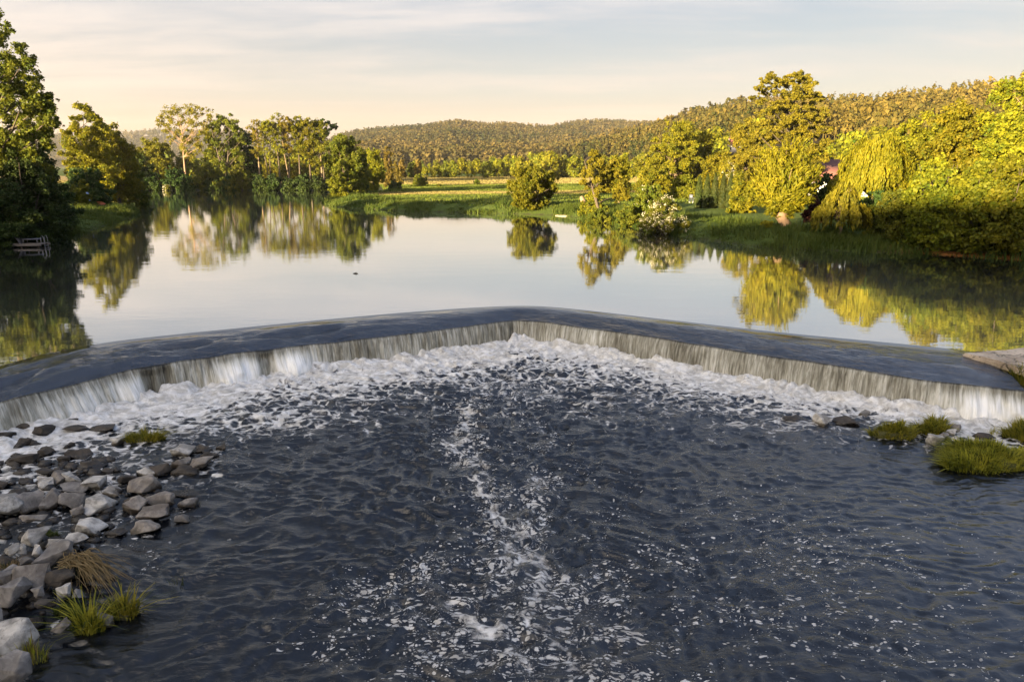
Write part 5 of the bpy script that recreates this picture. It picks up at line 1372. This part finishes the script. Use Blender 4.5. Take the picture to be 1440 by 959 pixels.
# ------------------------------------------------------------------ grass tufts on the stones and islets
def tuft(label, cx, cy, w, h, n, mat, z=.06, blade=.018, lean=.5, group=None, mound=0, depth=.6, name='grass_tuft', cat='grass tuft', mats2=None, seg=3):
    rng = np.random.default_rng(int(abs(cx) + cy))
    p = P(cx, cy, z); t_ = (z - CH) / ray(cx, cy)[2]; m = t_ / F
    R = w * m / 2 * .86; hh = h * m
    root = tag(empty(name, (p[0], p[1], 0)), label, cat, group)
    a = rng.random(n) * 2 * pi; r = np.sqrt(rng.random(n))
    x = r * np.cos(a) * R * (1 + .18 * np.sin(3 * a + cx)); y = r * np.sin(a) * R * depth * (1 + .18 * np.sin(2 * a + cy))
    zb = np.clip(mound * (1 - r ** 2), 0, 9)
    out = np.stack([x, y, 0 * x], 1) / R * .9
    b = np.stack([x, y, zb - .02], 1)
    hv = hh * (.72 + .5 * vn(x / (R * .28), y / (R * .28), abs(int(cx)) % 9))
    k = int(n * .72)
    def mk(sl, mt, nm):
        V, Fq = blades(b[sl], 1.0, blade, rng, lean, seg, out[sl])
        # scale heights per blade
        V = V.reshape(-1, 2 * seg + 2, 3); base = b[sl][:, None]
        wv = V[:, :, :] - base; V = base + wv * np.stack([hv[sl]] * 3, -1)[:, None]
        c = V.mean(2, keepdims=True) * 0
        V2 = V.reshape(-1, 3)
        return obj(nm, np_mesh(nm, V2, Fq, M[mt]), root)
    # blade width is scaled with height, so give it back
    bw = blade; blade = bw / hh
    mk(slice(0, k), mat, 'blades'); mk(slice(k, n), mats2 or mat, 'old_blades' if mats2 else 'inner_blades')
    if mound:
        q = iv * np.array((R * .92, R * depth * .92, mound)) * (1 + .10 * rng.normal(size=(len(iv), 1)))
        mm = MB(); mm.add(q, fi); mm.build('root_mound', M['mound'], root, True)
    return root
M['mound'] = simple_mat('mound', (.055, .055, .016), .9, .4, 6, .6, .05)
GT = 'grass tufts among the left boulders'; GI = 'grass islets on the right'
tuft('low yellow green grass tuft alone in the rapids', 202, 617, 58, 17, 1500, 'grass_yellow', .05, .022, .9, GT, .14, .5, mats2='grass_green')
tuft('tall yellow tuft left of its twin, hanging into the water', 126, 884, 42, 50, 330, 'grass_yellow', .05, .030, .8, GT, .16, .7, mats2='grass_green')
tuft('bushy yellow tuft right of its twin, farthest out', 175, 862, 46, 44, 400, 'grass_yellow', .05, .030, .8, GT, .16, .7, mats2='grass_green')
tuft('green tuft between the huge slanting boulder and the open water', 46, 925, 44, 34, 230, 'grass_yellow', .05, .020, .5, GT, .12, .7, mats2='grass_dry')
tuft('small mossy tuft under the upright white stone', 92, 856, 34, 10, 420, 'grass_green', .05, .018, .9, GT, .08, .6)
tuft('short green shoots growing at the dead reeds', 106, 795, 22, 26, 200, 'grass_green', .15, .018, .5, GT, 0, .8)
tuft('clump of dry yellow grass at the photo edge between the pale stones', 12, 790, 50, 16, 520, 'grass_dry', .22, .018, 1.0, GT, .08, .6, mats2='grass_green')
tuft('thin green shoots standing out in the dark water', 247, 822, 30, 16, 26, 'grass_green', .0, .016, .5, GT, 0, .8)
tuft('mossy green strip of grass by the creamy white boulder', 72, 748, 26, 9, 260, 'grass_green', .08, .018, 1.0, GT, .06, .5)
tuft('left grass islet beside the brown stone', 1257, 612, 68, 15, 2200, 'grass_yellow', .05, .034, 1.0, GI, .30, .55, mats2='grass_green')
tuft('middle grass islet behind the tan boulder', 1312, 606, 52, 16, 1800, 'grass_yellow', .05, .034, 1.0, GI, .26, .6, mats2='grass_green')
tuft('largest grass islet, reaching the right photo edge', 1385, 648, 150, 18, 6500, 'grass_yellow', .05, .034, 1.0, GI, .36, .62, mats2='grass_green')
tuft('rear grass islet at the right photo edge', 1438, 614, 52, 18, 1700, 'grass_yellow', .05, .034, .9, GI, .28, .7, mats2='grass_green')
o = tuft('grass tuft sprouting beside the tan stone slab', 1440, 538, 34, 22, 900, 'grass_yellow', .9, .03, .5, None, .2, .7, mats2='grass_green'); o.location.z = .88
tuft('few thin stalks standing between the middle and rear islets', 1397, 612, 16, 16, 60, 'grass_yellow', .0, .02, .3, GI, 0, .8)
# flattened dead reeds
rng = np.random.default_rng(240)
c0 = P(104, 786, .35); c1 = P(150, 818, .05)
root = tag(empty('dead_reeds', (c0[0], c0[1], .1)), 'flattened clump of dead straw coloured reeds trailing over the stones', 'dead reeds')
mb = MB()
for i in range(170):
    s = np.array((rng.normal() * .12, rng.normal() * .12, .22 + .06 * rng.random()))
    e = np.array((c1[0] - c0[0], c1[1] - c0[1], -.08)) * rng.uniform(.35, 1.0) + np.array((rng.normal() * .26, rng.normal() * .2, .04 * rng.random()))
    m = s * .55 + e * .45 + np.array((0, 0, .22 + .12 * rng.random())) + rng.normal(size=3) * .06
    tt = np.linspace(0, 1, 6)[:, None]
    mb.tube((1 - tt) ** 2 * s + 2 * tt * (1 - tt) * m + tt ** 2 * e, np.linspace(.010, .004, 6), 3)
mb.build('stalks', M['grass_dry'], root)
mm = MB(); mm.add(iv * np.array((.28, .24, .14)) + np.array((0, 0, .08)), fi); mm.build('root_mound', M['mound'], root, True)

HAZE = True
if HAZE:
    mb = MB(); mb.box((0, 1600, 118), (9000, 4400, 244))
    t = NT('haze')
    t.n('ShaderNodeOutputMaterial', {'Volume': t.n('ShaderNodeVolumePrincipled', {'Color': (.95, .93, .92, 1), 'Density': 0.6e-4, 'Anisotropy': .2}).outputs[0]})
    tag(mb.build('haze', t.m), kind='stuff')
# ------------------------------------------------------------------ sky, sun, camera
SUN_EL, SUN_AZ = radians(7.0), radians(219)
w = bpy.data.worlds.new('World'); SC.world = w; w.use_nodes = True
nt = w.node_tree; nt.nodes.clear()
class WT(NT):
    def __init__(s, tree): s.t = tree
t = WT(nt)
sky = t.n('ShaderNodeTexSky'); sky.sky_type = 'NISHITA'; sky.sun_disc = False; sky.sun_elevation = SUN_EL; sky.sun_rotation = SUN_AZ
sky.air_density = 1.0; sky.dust_density = 1.5; sky.ozone_density = 1.5
g = t.n('ShaderNodeTexCoord').outputs['Generated']
sx = t.n('ShaderNodeSeparateXYZ', {0: g})
el = t.math('MAXIMUM', sx.outputs[2], 0.0)
dn = t.math('ADD', el, .06)
cv = t.n('ShaderNodeCombineXYZ', {0: t.math('DIVIDE', sx.outputs[0], dn), 1: t.math('DIVIDE', sx.outputs[1], dn), 2: 0.}).outputs[0]
wv = t.n('ShaderNodeVectorMath', {0: cv, 1: t.n('ShaderNodeVectorMath', {0: t.n('ShaderNodeTexNoise', {'Vector': cv, 'Scale': .35, 'Detail': 3.}).outputs['Color'], 1: (1.6, 1.2, 0.)}, operation='MULTIPLY').outputs[0]}, operation='ADD').outputs[0]
c1 = t.noise(t.mapv(wv, (.22, .62, 1), (0, 0, .25)), 1.0, 8, .62)
c2 = t.noise(t.mapv(wv, (.10, .22, 1), (0, 0, -.3)), 1.3, 5, .55)
cl_ = t.math('MULTIPLY', t.sstep(c1, .40, .64), t.sstep(c2, .30, .56))
# thin evening haze and veil cloud over the clear sky
veil = t.ramp(el, [(0.0, (.82, .51, .37)), (.05, (.80, .57, .46)), (.10, (.65, .57, .53)), (.17, (.48, .49, .54)), (.25, (.40, .43, .55)), (.42, (.22, .31, .50)), (.62, (.11, .19, .40)), (1.0, (.32, .44, .74))])
east = t.math('MULTIPLY', t.sstep(sx.outputs[0], .05, .6), t.sstep(el, .2, .45))
veil = t.mix(t.math('MULTIPLY', east, .8), veil, (.55, .74, 1.2))
west = t.math('MULTIPLY', t.sstep(sx.outputs[0], .05, -.5), t.sstep(el, .25, .5))
veil = t.mix(t.math('MULTIPLY', west, .8), veil, (.20, .23, .28))
glow = t.n('ShaderNodeVectorMath', {0: g, 1: (-sin(SUN_AZ - pi) * -1 * -1, -cos(SUN_AZ - pi), 0.15)}, operation='DOT_PRODUCT').outputs['Value']
glow = t.sstep(glow, .12, .9, 1.0, 5.0)  # unseen sky on the sun side brightened to fill the shaded foreground
veil = t.mix(t.sstep(glow, 1.0, 4.0, 0., .9), veil, (.80, .69, .57))
veil = t.n('ShaderNodeVectorMath', {0: veil, 'Scale': glow}, operation='SCALE').outputs[0]
nb = t.n('ShaderNodeMix', {0: .90, 6: sky.outputs[0], 7: t.n('ShaderNodeVectorMath', {0: veil, 'Scale': 1.24}, operation='SCALE').outputs[0]}, data_type='RGBA').outputs[2]
ccol = t.n('ShaderNodeVectorMath', {0: t.ramp(el, [(0., (1.0, .70, .48)), (.10, (.98, .82, .70)), (.25, (.98, .93, .92)), (.6, (.4, .42, .5)), (1., (.6, .62, .7))]), 'Scale': 1.40}, operation='SCALE').outputs[0]
fin = t.n('ShaderNodeMix', {0: t.math('MULTIPLY', cl_, .8), 6: nb, 7: ccol}, data_type='RGBA').outputs[2]
bg = t.n('ShaderNodeBackground', {'Color': fin, 'Strength': .10}).outputs[0]
t.n('ShaderNodeOutputWorld', {'Surface': bg})

sd = bpy.data.lights.new('sun', 'SUN'); sd.energy = 5.0; sd.angle = radians(.55); sd.color = (1.0, .77, .43)
so = obj('sun', sd)
from mathutils import Vector
dirv = Vector((-sin(SUN_AZ) * cos(SUN_EL), -cos(SUN_AZ) * cos(SUN_EL), -sin(SUN_EL)))
so.rotation_euler = dirv.to_track_quat('-Z', 'Y').to_euler(); so.location = (-60, -100, 60)

cd = bpy.data.cameras.new('camera'); cam = obj('camera', cd)
cd.sensor_fit = 'HORIZONTAL'; cd.sensor_width = 36.0; cd.lens = F * 36.0 / 1440.0
cd.clip_start = .1; cd.clip_end = 12000
cam.location = (0, 0, CH); cam.rotation_euler = (pi / 2 - PITCH, 0, 0)
SC.camera = cam
vs_ = SC.view_settings
vs_.view_transform = 'Standard'; vs_.look = 'None'; vs_.gamma = 1.0; vs_.exposure = 2.85; vs_.use_curve_mapping = False
SC.render.resolution_x, SC.render.resolution_y = 1024, 681
SC.cycles.use_denoising = True
SC.cycles.max_bounces = 6; SC.cycles.diffuse_bounces = 2; SC.cycles.glossy_bounces = 3; SC.cycles.transmission_bounces = 3
SC.cycles.sample_clamp_indirect = 6.0; SC.cycles.caustics_reflective = False
